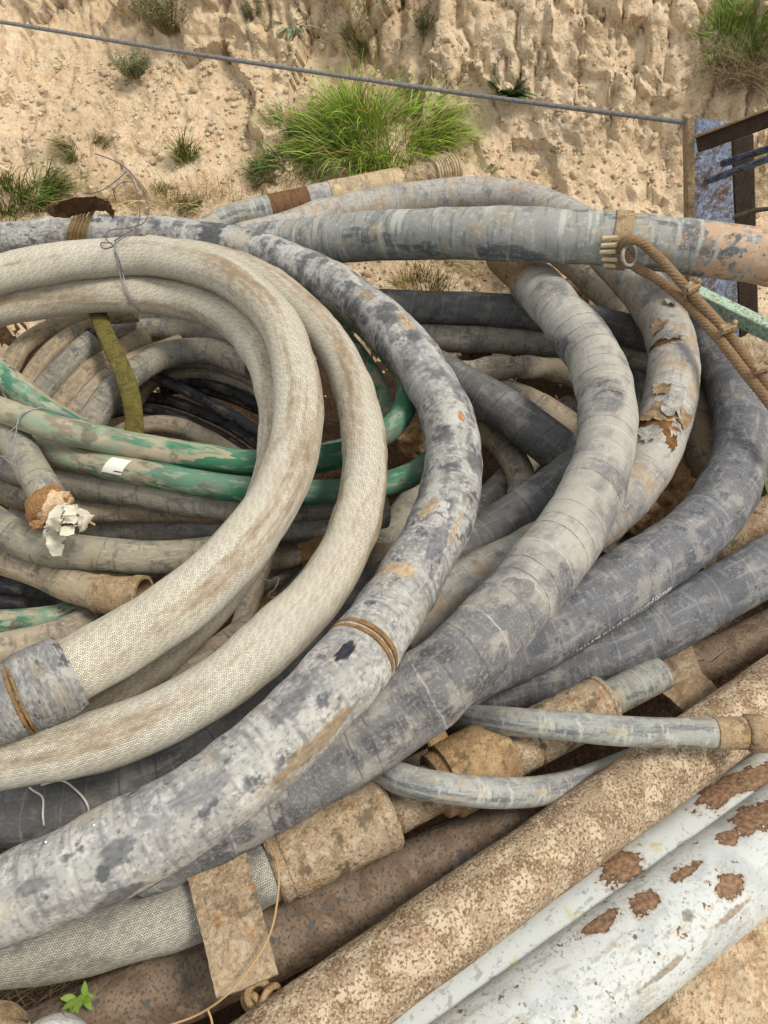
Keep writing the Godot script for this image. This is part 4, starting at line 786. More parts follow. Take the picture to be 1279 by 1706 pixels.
	specs.append({"name": "flaking", "w": 512, "h": 512, "base": rc(.33, .26, .22), "span": 1.0, "bump": [153, .03, 5, 1, 1, false, .8], "layers": [
		[151, .010, 5, 1, 1, .42, .50, rc(.47, .555, .69), .85],
		[152, .03, 5, 1, 1, .60, .66, rc(.60, .65, .76), .8],
		[154, .05, 4, 1, 1, .62, .68, rc(.27, .21, .17), .9],
		[155, .02, 4, 1, 1, .70, .78, rc(.30, .34, .22), .6]]})
	var task := WorkerThreadPool.add_group_task(func(i): paint_safely(specs[i]), specs.size())
	WorkerThreadPool.wait_for_group_task_completion(task)
	weave_tile()
	overlay("clay", 1024, 512, rc(.67, .60, .50), rc(.57, .49, .39), 301, .009, .52, .78, .75, 1)
	overlay("scuff", 1024, 512, rc(.36, .36, .365), rc(.52, .51, .49), 311, .012, .56, .80, .6, 1)
	overlay("rustrun", 1024, 512, rc(.58, .46, .31), rc(.48, .41, .32), 321, .007, .47, .86, .8, 5)

var lock := Mutex.new()
func paint_safely(spec: Dictionary): paint(spec)

func make_materials():
	material("mottled", "mottled", .86, Vector2(1.0 / 4.044, 1), .35)
	material("mottled_cuff", "mottled", .86, Vector2(.7, 1), .35)
	material("bare_fabric", "dusty", .95, Vector2(4, 1), .3, {"tint": rc(.80, .62, .42)})
	material("wrapped", "wrapped", .88, Vector2(1.0 / 1.4, 1), .25, {"dirt": "scuff", "dirt_scale": Vector2(.61, 1)})
	material("wrapped_clay", "wrapped", .9, Vector2(1.0 / 1.2, 1), .25, {"dirt": "clay", "dirt_scale": Vector2(.7, 1)})
	material("charcoal", "charcoal", .8, Vector2(1.0 / 1.2, 1), .22, {"spec": .4})
	material("wrapped_long", "wrapped_long", .86, Vector2(1.0 / 2.658, 1), .25)
	material("back_long", "back_long", .86, Vector2(1.0 / 2.121, 1), .3)
	material("bluish", "bluish", .74, Vector2(1.0 / 1.3, 1), .2, {"spec": .45})
	material("backrubber", "backrubber", .85, Vector2(1.0 / 1.1, 1), .3)
	material("backrubber_clay", "backrubber", .88, Vector2(1.0 / .9, 1), .3, {"dirt": "clay", "dirt_scale": Vector2(.8, 1)})
	material("dusty", "dusty", .9, Vector2(1.0, 1), .2)
	material("dusty_clay", "dusty", .92, Vector2(1.0, 1), .2, {"dirt": "clay", "dirt_scale": Vector2(.9, 1)})
	material("dusty_grey", "dusty", .88, Vector2(1.0, 1), .2, {"dirt": "scuff", "dirt_scale": Vector2(.9, 1), "tint": rc(.93, .97, 1.0)})
	material("black", "black", .7, Vector2(1.25, 1), .15)
	material("green", "green", .7, Vector2(1.0 / 1.2, 1), .12, {"spec": .45})
	material("green_upper", "green_upper", .68, Vector2(1.0 / 2.329, 1), .12, {"spec": .45})
	material("green_lower", "green_lower", .68, Vector2(1.0 / 1.657, 1), .12, {"spec": .45})
	material("plain_grey", "backrubber", .72, Vector2(.9, 1), .12, {"tint": rc(1.0, 1.0, 1.0), "spec": .45})
	material("braid", "weave", .58, Vector2(1.0 / .034, 11), .13, {"spec": .5, "dirt": "rustrun", "dirt_scale": Vector2(.55, 1)})
	material("braid_dirty", "weave", .85, Vector2(1.0 / .046, 8), .16, {"dirt": "clay", "dirt_scale": Vector2(.6, 1), "tint": rc(.85, .84, .82)})
	material("rustpipe", "rustpipe", .92, Vector2(1.0 / .9, 1), .35)
	material("steel", "steel", .88, Vector2(2.5, 1), .3)
	material("brownpipe", "brownpipe", .92, Vector2(1.0 / .9, 1), .3)
	material("whitepipe", "whitepipe", .8, Vector2(1.0 / 2.080, 1), .35, {"spec": .25})
	material("whitepipe_upper", "whitepipe_upper", .8, Vector2(1.0 / 2.503, 1), .35, {"spec": .25})
	material("soil", "soil", .97, Vector2(1.3, 1.3), 1.2, {"world": true, "spec": .15})
	material("sandstone", "sandstone", .95, Vector2(2.6, 1), 1.0, {"world": true, "spec": .2})
	material("clay_mass", "sandstone", .95, Vector2(6, 1), .5, {"world": true, "tint": rc(.80, .73, .64)})
	material("steel_plate", "steel", .9, Vector2(2.6, 1), .35, {"world": true})
	material("flaking", "flaking", .7, Vector2(2.4, 1), .3, {"world": true})
	material("wire", "", .5, Vector2.ONE, 0, {"tint": rc(.55, .56, .57), "spec": .6})
	M.wire.metallic = .6
	material("wire_dark", "", .6, Vector2.ONE, 0, {"tint": rc(.36, .35, .37)})
	material("rope_wire", "rustpipe", .75, Vector2(8, 2), .05, {"tint": rc(.86, .81, .74)})
	material("cord", "", .95, Vector2.ONE, 0, {"tint": rc(.66, .55, .40)})
	material("cord_old", "dusty", .95, Vector2(9, 3), .2, {"tint": rc(.88, .74, .56)})
	material("plastic", "", .45, Vector2.ONE, 0, {"tint": rc(.80, .78, .71)})
	M.plastic.backlight_enabled = true
	M.plastic.backlight = Color(.3, .3, .28)
	material("label_white", "", .7, Vector2.ONE, 0, {"tint": rc(.84, .84, .80)})
	material("print", "", .8, Vector2.ONE, 0, {"tint": rc(.86, .86, .84)})
	material("print_worn", "backrubber", .85, Vector2(3, 1), 0, {"tint": rc(1.0, 1.0, 1.0)})
	M.print_worn.albedo_color = Color(1.2, 1.2, 1.18)
	material("olive", "dusty", .95, Vector2(3, 1), .3, {"tint": rc(.66, .66, .42)})
	material("mint", "mintpaint", .6, Vector2(3, 1), .2, {"world": true})
	material("dark_wood", "brownpipe", .9, Vector2(3, 1), .4, {"world": true, "tint": rc(.56, .54, .53)})
	material("tan_steel", "steel", .9, Vector2(4, 1), .3, {"world": true, "tint": rc(1.0, .98, .94)})
	material("mud", "sandstone", .97, Vector2(9, 1), .8, {"world": true, "tint": rc(.80, .70, .58)})
	material("steel_rusty", "steel", .88, Vector2(3.1, 1), .3, {"world": true, "tint": rc(1.0, .95, .86)})
	material("braid_grey", "weave", .85, Vector2(1.0 / .036, 10), .14, {"dirt": "scuff", "dirt_scale": Vector2(.8, 1), "tint": rc(.90, .91, .92)})
	material("galvanised", "backrubber", .6, Vector2(3, 1), .1, {"tint": rc(1.0, 1.0, .98)})
	material("rust_brown", "brownpipe", .85, Vector2(3, 1), .2, {"tint": rc(.92, .80, .68)})
	material("rust_dark", "brownpipe", .9, Vector2(3, 1), .3, {"world": true, "tint": rc(.80, .70, .60)})
	material("dry_bark", "dusty", .97, Vector2(5, 1), .5, {"tint": rc(.95, .86, .68)})
	material("pale_clay", "dusty", .92, Vector2(2, 1), .2, {"tint": rc(1.0, 1.0, 1.0), "dirt": "clay", "dirt_scale": Vector2(2, 1)})
	M.pale_clay.albedo_color = Color(1.15, 1.12, 1.05)
	material("pink_clay", "sandstone", .93, Vector2(3, 1), .6, {"world": true, "tint": rc(.94, .88, .82)})
	material("gap_shade_earth", "gap_shade_earth", .98, Vector2(1.6, 1), 1.0, {"world": true, "spec": .1})  # earth brown that also carries the shade of the gaps in its colour
	material("plastic_dirty", "sandstone", .6, Vector2(5, 1), .5, {"world": true, "tint": rc(1.0, 1.0, .98)})
	M.plastic_dirty.albedo_color = Color(1.0, .98, .96)
	material("blue_rod", "flaking", .75, Vector2(4, 1), .1, {"tint": rc(.74, .75, .76)})
	material("cable", "backrubber", .6, Vector2(12, 1), .1, {"tint": rc(.80, .79, .82)})
	material("whitepipe_end", "whitepipe", .6, Vector2(2, 1), .3)
	material("inner", "", .95, Vector2.ONE, 0, {"tint": rc(.20, .17, .15)})
	for g in [["blade", .62], ["straw", .85]]:
		material(g[0], "", g[1], Vector2.ONE, 0, {})
		M[g[0]].backlight_enabled = true
		M[g[0]].backlight = Color(.5, .5, .3)
		M[g[0]].cull_mode = BaseMaterial3D.CULL_DISABLED

# ------------------------------------------------------------------ ground and bank
func soft(t: float, k: float) -> float: return k * log(1.0 + exp(clampf(t / k, -50, 50)))

func bank_base(x: float, d: float) -> float:
	var y := 0.5 * soft(d - 3.35, .08)
	y += 1.6 * soft(d - (4.2 - .25 * clampf(x, -2, 2)), .06)
	y -= 1.95 * soft(d - 5.6, .1)
	# ground lowered under the heap, an added dip that deepens shade in the gaps
	var dip := clampf((1.75 - absf(x + .1)) / .5, 0, 1) * clampf((3.05 - d) / .4, 0, 1) * clampf((d - .15) / .3, 0, 1)
	y -= .4 * dip * dip * (3.0 - 2.0 * dip)
	return y

var soil_a := FastNoiseLite.new()
var soil_b := FastNoiseLite.new()
var soil_c := FastNoiseLite.new()
var soil_d := FastNoiseLite.new()
var soil_cell := FastNoiseLite.new()

func ground_point(x: float, d: float) -> Vector3:
	var y := bank_base(x, d)
	var gx := (bank_base(x + .02, d) - bank_base(x - .02, d)) / .04
	var gd := (bank_base(x, d + .02) - bank_base(x, d - .02)) / .04
	var n := Vector3(-gx, 1, gd).normalized()
	var steep := clampf((gd - .7) / .8, 0, 1)
	var far := clampf((d - 2.4) / .6, 0.25, 1)
	var p := Vector3(x, y, -d)
	var q := Vector3(x, y * .45, d)
	var h := .05 * soil_a.get_noise_3d(x * 1.6, y * 1.6, d * 1.6) + .03 * (absf(soil_b.get_noise_3d(x * 5, y * 5, d * 5)) - .2)
	h += .016 * absf(soil_c.get_noise_3d(x * 20, y * 20, d * 20)) * (1.0 - .5 * steep) - .004
	# the cut face breaks into blocks: planes at odd depths, cracks and ledges between them
	var wx := x + .06 * soil_b.get_noise_3d(x * 3, y * 3, d * 3)
	var wy := y + .06 * soil_b.get_noise_3d(x * 3 + 9, y * 3, d * 3)
	var block := soil_cell.get_noise_3d(wx * 3.2, wy * 1.9, d * 1.2)
	var block2 := soil_cell.get_noise_3d(wx * 8.0 + 20, wy * 6.0, d * 4.0)
	h += (.45 + .55 * steep) * (.085 * block + .035 * block2)
	var crack := absf(soil_d.get_noise_3d(x * 5.5, q.y * 5.0, d * 2.0))
	var crack2 := absf(soil_d.get_noise_3d(x * 13.0 + 40, q.y * 13.0, d * 5.0))
	h += steep * (.08 * minf(crack * 4.0, .6) - .04 + .03 * minf(crack2 * 4.0, .5))
	h += (1.0 - steep) * .02 * minf(crack2 * 3.0, .5)
	return p + n * h * far

func grid_lines(parts: Array) -> PackedFloat32Array:
	var o := PackedFloat32Array()
	for q in parts:
		var k := ceili((q[1] - q[0]) / q[2])
		for i in k: o.append(lerpf(q[0], q[1], float(i) / k))
	o.append(parts[-1][1])
	return o

func build_setting():
	for a in [[soil_a, 21], [soil_b, 22], [soil_c, 23], [soil_d, 24]]:
		a[0].seed = a[1]
		a[0].frequency = 1.0
		a[0].fractal_octaves = 3
	soil_cell.noise_type = FastNoiseLite.TYPE_CELLULAR
	soil_cell.cellular_return_type = FastNoiseLite.RETURN_CELL_VALUE
	soil_cell.seed = 5
	soil_cell.frequency = 1.0
	soil_cell.fractal_type = FastNoiseLite.FRACTAL_NONE
	var xs := grid_lines([[-60, -8, 6], [-8, -2.6, .3], [-2.6, 2.6, .0135], [2.6, 8, .3], [8, 60, 6]])
	var ds := grid_lines([[-40, -4, 4], [-4, 0, .4], [0, 2.5, .06], [2.5, 3.9, .016], [3.9, 4.9, .0085], [4.9, 5.7, .05], [5.7, 12, .4], [12, 90, 8]])
	var w := xs.size()
	var V := PackedVector3Array()
	var N := PackedVector3Array()
	var UV := PackedVector2Array()
	var CO := PackedColorArray()
	var I := PackedInt32Array()
	V.resize(w * ds.size())
	N.resize(V.size())
	UV.resize(V.size())
	CO.resize(V.size())
	for i in ds.size():
		for j in w:
			var k := i * w + j
			V[k] = ground_point(xs[j], ds[i])
			UV[k] = Vector2(xs[j], ds[i])
			var t := clampf(.5 + tint_noise.get_noise_3dv(V[k] * 28.0), 0, 1)
			CO[k] = Color(.84, .81, .76).lerp(Color(1.06, 1.05, 1.04), t)
	for i in ds.size():
		for j in w:
			var a := V[i * w + mini(j + 1, w - 1)] - V[i * w + maxi(j - 1, 0)]
			var b := V[mini(i + 1, ds.size() - 1) * w + j] - V[maxi(i - 1, 0) * w + j]
			N[i * w + j] = a.cross(b).normalized()
	for i in ds.size() - 1:
		for j in w - 1:
			var k := i * w + j
			I.append_array([k, k + w, k + 1, k + 1, k + w, k + w + 1])
	tag(part(arrays(V, N, UV, null, CO, I), "ground", "soil"), "tan clay ground rising into a crumbling cut bank behind the hoses", "", "", "structure")
	# sheet of dark earth and litter, spread heap-wide to paint shade into the gaps
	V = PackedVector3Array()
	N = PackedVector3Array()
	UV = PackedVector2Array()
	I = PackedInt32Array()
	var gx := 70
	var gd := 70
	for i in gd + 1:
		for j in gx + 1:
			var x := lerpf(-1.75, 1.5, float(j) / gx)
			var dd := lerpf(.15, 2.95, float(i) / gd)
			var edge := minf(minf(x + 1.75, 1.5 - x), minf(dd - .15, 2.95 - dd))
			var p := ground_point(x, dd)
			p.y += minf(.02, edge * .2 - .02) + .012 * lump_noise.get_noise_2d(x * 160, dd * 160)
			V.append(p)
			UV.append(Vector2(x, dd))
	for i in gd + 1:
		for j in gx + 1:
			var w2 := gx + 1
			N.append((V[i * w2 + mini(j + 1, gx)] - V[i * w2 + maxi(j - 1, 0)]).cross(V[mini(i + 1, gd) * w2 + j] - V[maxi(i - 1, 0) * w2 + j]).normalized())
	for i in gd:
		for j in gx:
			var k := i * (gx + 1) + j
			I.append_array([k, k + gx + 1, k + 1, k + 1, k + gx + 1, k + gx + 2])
	tag(part(arrays(V, N, UV, null, null, I), "gap_shade_earth", "gap_shade_earth"), "dark brown earth and litter with painted gap shade under the heap", "", "", "structure")
	# crumbs of clay lying on the slope
	var crumbs := []
	for k in 4: crumbs.append(lumpy_ball(Vector3(1, .7, .85), 31.0 * k, .5, 26.0, 6, 8))
	for k in 4:
		var mm := MultiMesh.new()
		mm.transform_format = MultiMesh.TRANSFORM_3D
		mm.use_colors = true
		mm.mesh = crumbs[k]
		mm.instance_count = 3000
		for i in 3000:
			var x := rng.randf_range(-2.4, 2.4)
			var d := 2.9 + 1.5 * pow(rng.randf(), 1.2)
			if rng.randf() < .12: d = rng.randf_range(0.2, 2.6)
			var s := .0028 + .011 * pow(rng.randf(), 3.0)
			if rng.randf() < .02: s = rng.randf_range(.014, .026)
			var b := Basis(Vector3(rng.randf_range(-1, 1), 1, rng.randf_range(-1, 1)).normalized(), rng.randf() * TAU).scaled(Vector3(s, s, s))
			mm.set_instance_transform(i, Transform3D(b, ground_point(x, d) + Vector3(0, s * .3, 0)))
			var g := rng.randf_range(.75, 1.15)
			mm.set_instance_color(i, Color(g, g * .99, g * .97))
		var o := MultiMeshInstance3D.new()
		o.multimesh = mm
		o.material_override = M.soil
		o.name = numbered("clay_crumbs")
		add_child(o)
		tag(o, "loose crumbs of tan clay strewn over the slope", "soil", "", "stuff")
	# boulder of sandstone at the lower right corner
	var rock := part(lumpy_ball(Vector3(.33, .20, .36), 3.0, .22, 22.0, 50, 70), "sandstone_boulder", "sandstone")
	rock.position = Vector3(0.723, 0.060, -0.282)
	rock.rotation_degrees = Vector3(0, 35, 0)
	tag(rock, "pale sandstone boulder beside the white pipes in the lower right corner", "boulder")

# ------------------------------------------------------------------ plants
func blade(st: SurfaceTool, at: Vector3, dir: Vector3, length: float, width: float, droop: float, c: Color, segs := 4):
	var sidev := dir.cross(Vector3.UP)
	if sidev.length() < .05: sidev = Vector3(rng.randf_range(-1, 1), 0, rng.randf_range(-1, 1))
	sidev = sidev.normalized().rotated(dir.normalized(), rng.randf_range(-.9, .9))
	var p := at
	var d := dir.normalized()
	var prev := []
	for i in segs + 1:
		var t := float(i) / segs
		var hw := width * .5 * (1.0 - t * t) * (0.6 + t if t < .4 else 1.0)
		var n := sidev.cross(d).normalized()
		var cur := [p - sidev * hw, p + sidev * hw, n, c.lerp(c * Color(1.12, 1.08, .9), t)]
		if i > 0:
			for e in [[prev, 0], [cur, 0], [prev, 1], [prev, 1], [cur, 0], [cur, 1]]:
				st.set_normal(e[0][2])
				st.set_color(e[0][3])
				st.set_uv(Vector2(.5, .5))
				st.add_vertex(e[0][e[1]])
		prev = cur
		p += d * length / segs
		d = (d + Vector3(0, -droop / segs, 0)).normalized()

func tone(c: Color, k := .3) -> Color:
	var g := rng.randf_range(1.0 - k, 1.0 + k)
	return Color(c.r * g * rng.randf_range(.9, 1.12), c.g * g, c.b * g * rng.randf_range(.85, 1.1))

# size: half width and half depth of the patch the blades grow from
func grass(label: String, at: Vector3, n: int, size: Vector2, length: float, width: float, c: Color, dry := .15, spread := .7, called := "grass_tuft", category := "grass", droop := 1.2):
	var st := SurfaceTool.new()
	st.begin(Mesh.PRIMITIVE_TRIANGLES)
	var clumps := []
	for k in maxi(2, n / 80):
		var ca := rng.randf() * TAU
		var cr := sqrt(rng.randf())
		clumps.append([cos(ca) * cr, sin(ca) * cr, rng.randf_range(.4, 1.25), Vector3(rng.randf_range(-.45, .55), 0, rng.randf_range(-.2, .5)), rng.randf_range(.8, 1.25)])
	for i in n:
		var cl: Array = clumps[rng.randi() % clumps.size()]
		var px: float = cl[0] + rng.randfn() * .19
		var py: float = cl[1] + rng.randfn() * .19
		var a := atan2(py, px)
		var r := minf(1.2, sqrt(px * px + py * py))
		var x := at.x + px * size.x
		var d := -at.z + py * size.y
		var root := ground_point(x, d) - Vector3(0, .008, 0)
		var lean: Vector3 = cl[3] + Vector3(cos(a) * r * spread + rng.randf_range(-.35, .35), 1.0, -sin(a) * r * spread * .6 + rng.randf_range(-.1, .35))
		var col := tone(c) * Color(cl[4], cl[4], cl[4])
		if rng.randf() < dry: col = tone(Color(.34, .25, .12), .25)
		blade(st, root, lean, cl[2] * length * rng.randf_range(.45, 1.1), width * rng.randf_range(.6, 1.2), droop * rng.randf_range(.3, 1.3), col)
	tag(part(st.commit(), called, "blade"), label, category)

func leaf(st: SurfaceTool, at: Vector3, dir: Vector3, length: float, width: float, droop: float, c: Color, lobed := false):
	var sidev := dir.cross(Vector3.UP).normalized()
	var p := at
	var d := dir.normalized()
	var prev := []
	var segs := 8
	for i in segs + 1:
		var t := float(i) / segs
		var hw := width * .5 * sin(PI * clampf(t * .93 + .05, 0, 1))
		if lobed and i % 2 == 1: hw *= .45
		var n := sidev.cross(d).normalized()
		var cur := [p - sidev * hw + n * hw * .3, p, p + sidev * hw + n * hw * .3, n, c]
		if i > 0:
			for e in [[prev, 0], [cur, 0], [prev, 1], [prev, 1], [cur, 0], [cur, 1], [prev, 1], [cur, 1], [prev, 2], [prev, 2], [cur, 1], [cur, 2]]:
				st.set_normal(e[0][3])
				st.set_color(e[0][4] if e[1] != 1 else e[0][4] * Color(1.25, 1.2, 1.1))
				st.set_uv(Vector2(.5, .5))
				st.add_vertex(e[0][e[1]])
		prev = cur
		p += d * length / segs
		d = (d + Vector3(0, -droop / segs, 0)).normalized()

func rosette(called: String, label: String, at: Vector3, n: int, length: float, width: float, up: float, c: Color, lobed := false):
	var st := SurfaceTool.new()
	st.begin(Mesh.PRIMITIVE_TRIANGLES)
	for i in n:
		var a := TAU * i / n * 1.618 + rng.randf_range(-.3, .3)
		var e := up * rng.randf_range(.5, 1.4)
		leaf(st, at + Vector3(rng.randf_range(-.01, .01), .0, .01), Vector3(cos(a), e, sin(a) + .25), length * rng.randf_range(.6, 1.1), width * rng.randf_range(.7, 1.1), rng.randf_range(.3, 1.1), tone(c, .25), lobed)
	tag(part(st.commit(), called, "blade"), label, "plant")

# a small bushy weed: branching stems carrying many tiny leaves
func shrub(label: String, at: Vector3, n: int, radius: float, height: float, c: Color, called := "small_shrub"):
	var st := SurfaceTool.new()
	st.begin(Mesh.PRIMITIVE_TRIANGLES)
	for i in n:
		var a := rng.randf() * TAU
		var r := sqrt(rng.randf())
		var dir := Vector3(cos(a) * r * radius, height * rng.randf_range(.5, 1.0), sin(a) * r * radius * .7 + .02)
		var root := at + Vector3(cos(a), 0, sin(a)) * r * radius * .25
		blade(st, root, dir, dir.length(), .003, .2, tone(Color(.20, .17, .09), .2), 3)
		for k in 14:
			var t := rng.randf_range(.25, 1.0)
			var q := root + dir * t
			var ld := Vector3(rng.randf_range(-1, 1), rng.randf_range(-.2, 1), rng.randf_range(-1, 1))
			blade(st, q, ld, rng.randf_range(.010, .022), .005, .3, tone(c, .35), 2)
	tag(part(st.commit(), called, "blade"), label, "shrub")

func straw(called: String, label: String, at: Vector3, n: int, size: Vector3, length: float, c: Color, category := "dry grass", width := .0025):
	var st := SurfaceTool.new()
	st.begin(Mesh.PRIMITIVE_TRIANGLES)
	for i in n:
		var p := at + Vector3(rng.randf_range(-1, 1) * size.x, rng.randf_range(0, 1) * size.y, rng.randf_range(-1, 1) * size.z)
		var dir := Vector3(rng.randf_range(-1, 1), rng.randf_range(.0, 1.0), rng.randf_range(-.6, .8))
		blade(st, p, dir, length * rng.randf_range(.4, 1.1), width * rng.randf_range(.7, 1.4), rng.randf_range(.2, 2.0), tone(c, .3), 5)
	tag(part(st.commit(), called, "straw"), label, category)

func build_plants():
	var bright := Color(.23, .34, .06)
	var mid := Color(.12, .20, .05)
	var blue := Color(.10, .16, .085)
	var grey := Color(.17, .19, .10)
	grass("large bright green grass tuft on the bank above the fitting hose", Vector3(-0.057, 0.282, -3.914), 2600, Vector2(.33, .19), .27, .006, bright, .16, .9, "grass_tuft", "grass", 1.7)
	grass("bushy green weeds at the left flank of the large grass tuft", Vector3(-0.393, 0.274, -3.897), 1300, Vector2(.20, .15), .15, .006, mid, .12, .9, "weed_clump", "weeds")
	grass("long green grass tuft at the left edge of the bank", Vector3(-1.793, 0.171, -3.692), 1000, Vector2(.18, .14), .24, .006, Color(.13, .20, .055), .25, .8)
	grass("thin upright weeds in the middle of the left slope", Vector3(-0.952, 0.274, -3.897), 320, Vector2(.07, .10), .17, .005, mid, .35, .5, "weed_clump", "weeds")
	grass("small bluish grass tuft in front of the weeds", Vector3(-0.574, 0.186, -3.724), 360, Vector2(.07, .05), .11, .004, blue, .2, .8)
	grass("sparse pale weeds left of the wire tangle", Vector3(-1.492, 0.282, -3.914), 300, Vector2(.10, .08), .11, .005, grey, .35, .8, "weed_clump", "weeds")
	grass("dull green fringe of grass behind the torn rubber strip", Vector3(-1.009, 0.128, -3.605), 320, Vector2(.12, .08), .09, .005, Color(.11, .16, .04), .4, .8)
	grass("patch of grass on the right shoulder of the bank", Vector3(1.698, 0.762, -4.036), 3000, Vector2(.22, .07), .11, .005, Color(.24, .36, .09), .12, .9)
	grass("pale weed beside the ribbed end of the fitting hose", Vector3(0.477, 0.194, -3.738), 120, Vector2(.08, .05), .07, .006, Color(.17, .22, .07), .2, 1.0, "weed_clump", "weeds")
	grass("grassy weeds in the gap under the straight back hose", Vector3(0.210, 0.020, -3.038), 260, Vector2(.20, .09), .20, .005, Color(.12, .17, .05), .6, .6)
	grass("grass at the top of the bank between the shrubs", Vector3(-0.102, 0.642, -4.315), 420, Vector2(.08, .06), .16, .004, Color(.14, .17, .06), .4, .6)
	grass("green sprig at the very top of the bank", Vector3(0.025, 0.764, -4.354), 90, Vector2(.05, .04), .08, .006, Color(.08, .15, .03), .1, .8)
	grass("scattered dry grass along the foot of the bank", Vector3(-0.543, 0.158, -3.667), 2000, Vector2(.85, .12), .12, .003, Color(.30, .24, .12), .7, .9, "dry_grass", "dry grass", 2.0)
	grass("lone green grass blades beside the white pipes", Vector3(0.490, 0.120, -0.297), 14, Vector2(.004, .004), .2, .006, Color(.10, .17, .05), .0, .15)
	shrub("round grey-green shrub on the upper left slope", Vector3(-1.255, 0.462, -4.272), 110, .09, .13, Color(.13, .16, .08))
	shrub("wide grey-brown shrub at the top left of the bank", Vector3(-1.083, 0.617, -4.463), 190, .16, .22, Color(.17, .17, .09))
	shrub("grey twiggy shrub hanging at the top centre of the bank", Vector3(-0.627, 0.656, -4.416), 90, .08, .16, Color(.15, .16, .09))
	shrub("dark crumpled shrub in the gully of the cliff", Vector3(0.191, 0.654, -4.268), 40, .05, .14, Color(.11, .12, .06))
	shrub("tiny shrub on the right slope below the leafy plant", Vector3(0.830, 0.261, -3.855), 14, .05, .04, Color(.20, .20, .11))
	rosette("leafy_plant", "dark green broad-leaved plant rooted in the cliff", Vector3(0.593, 0.429, -4.062), 44, .17, .04, 1.4, Color(.07, .13, .05))
	rosette("thistle_plant", "pale spiky thistle at the top of the bank", Vector3(-0.453, 0.662, -4.389), 24, .14, .03, .5, Color(.19, .24, .16), true)
	rosette("thistle_plant", "pale lobed thistle at the foot of the large grass tuft", Vector3(-0.062, 0.210, -3.770), 22, .13, .03, .5, Color(.17, .24, .13), true)
	rosette("seedling", "small green seedling between the lower pipes on the left", Vector3(-0.521, 0.220, -0.331), 9, .035, .012, .6, Color(.16, .26, .05))
	rosette("leafy_plant", "dark green plant at the right edge behind the bluish hoses", Vector3(1.160, 0.100, -1.626), 14, .08, .03, .8, Color(.08, .15, .03))
	# sparse low growth all over the slope
	var st := SurfaceTool.new()
	st.begin(Mesh.PRIMITIVE_TRIANGLES)
	for k in 150:
		var cx := rng.randf_range(-2.2, 2.2)
		var cd := rng.randf_range(3.3, 4.5)
		var green := rng.randf() < .5
		var col := Color(.14, .17, .07) if green else Color(.30, .23, .12)
		for i in rng.randi_range(4, 16):
			var root := ground_point(cx + rng.randfn() * .03, cd + rng.randfn() * .03) - Vector3(0, .004, 0)
			blade(st, root, Vector3(rng.randf_range(-1, 1), rng.randf_range(.3, 1), rng.randf_range(-.5, 1)), rng.randf_range(.02, .08), .003, rng.randf_range(.3, 2), tone(col, .35), 3)
	tag(part(st.commit(), "sparse_growth", "blade"), "sparse low weeds and dry stalks scattered over the slope", "weeds", "", "stuff")
	straw("dry_brush", "brown dry brush hanging down the right shoulder of the bank", Vector3(1.660, 0.520, -3.925), 900, Vector3(.14, .10, .12), .26, Color(.19, .15, .10))
	straw("dry_brush", "dry straw lying behind the blue post", Vector3(1.780, 0.145, -3.620), 220, Vector3(.16, .20, .12), .25, Color(.22, .19, .09))
	straw("straw_bunch", "bunch of pale straw stalks behind the wire tangle", Vector3(-1.070, 0.108, -3.561), 34, Vector3(.10, .03, .05), .30, Color(.42, .34, .18), "straw", .004)
	straw("straw_bunch", "dry straw in the gap below the straight back hose", Vector3(0.315, 0.020, -3.064), 90, Vector3(.14, .06, .07), .22, Color(.38, .31, .17), "straw")
	straw("dead_twigs", "dead twigs and litter in the dark hollow on the right", Vector3(0.868, 0.060, -1.122), 130, Vector3(.12, .05, .10), .13, Color(.17, .12, .07), "twigs")
	straw("dead_twigs", "dead twigs in the hollow at the lower left", Vector3(-0.653, 0.060, -0.378), 90, Vector3(.10, .06, .05), .16, Color(.13, .10, .07), "twigs")

func hose(key: String, called: String, label: String, mat: String, c0 := Color(.9, .9, .9), c1 := Color(1.05, 1.05, 1.05), o := {}, category := "hose", group := "hoses lying in the heap") -> Node3D:
	var d := hose_path(key)
	var opt := {"c0": c0, "c1": c1, "seed": float(absi(key.hash()) % 97), "seg": 40 if d.r[0] > .05 else 24, "step": .012 if d.r[0] > .05 else .015}
	opt.merge(o, true)
	var mesh := tube(d, opt)
	if o.get("solo", true):
		return tag(part(mesh, called, mat), label, category, group)
	var t := thing(called, label, category, group)
	part(mesh, "body", mat, t)
	return t

func grey(a: float) -> Color: return Color(a, a, a)

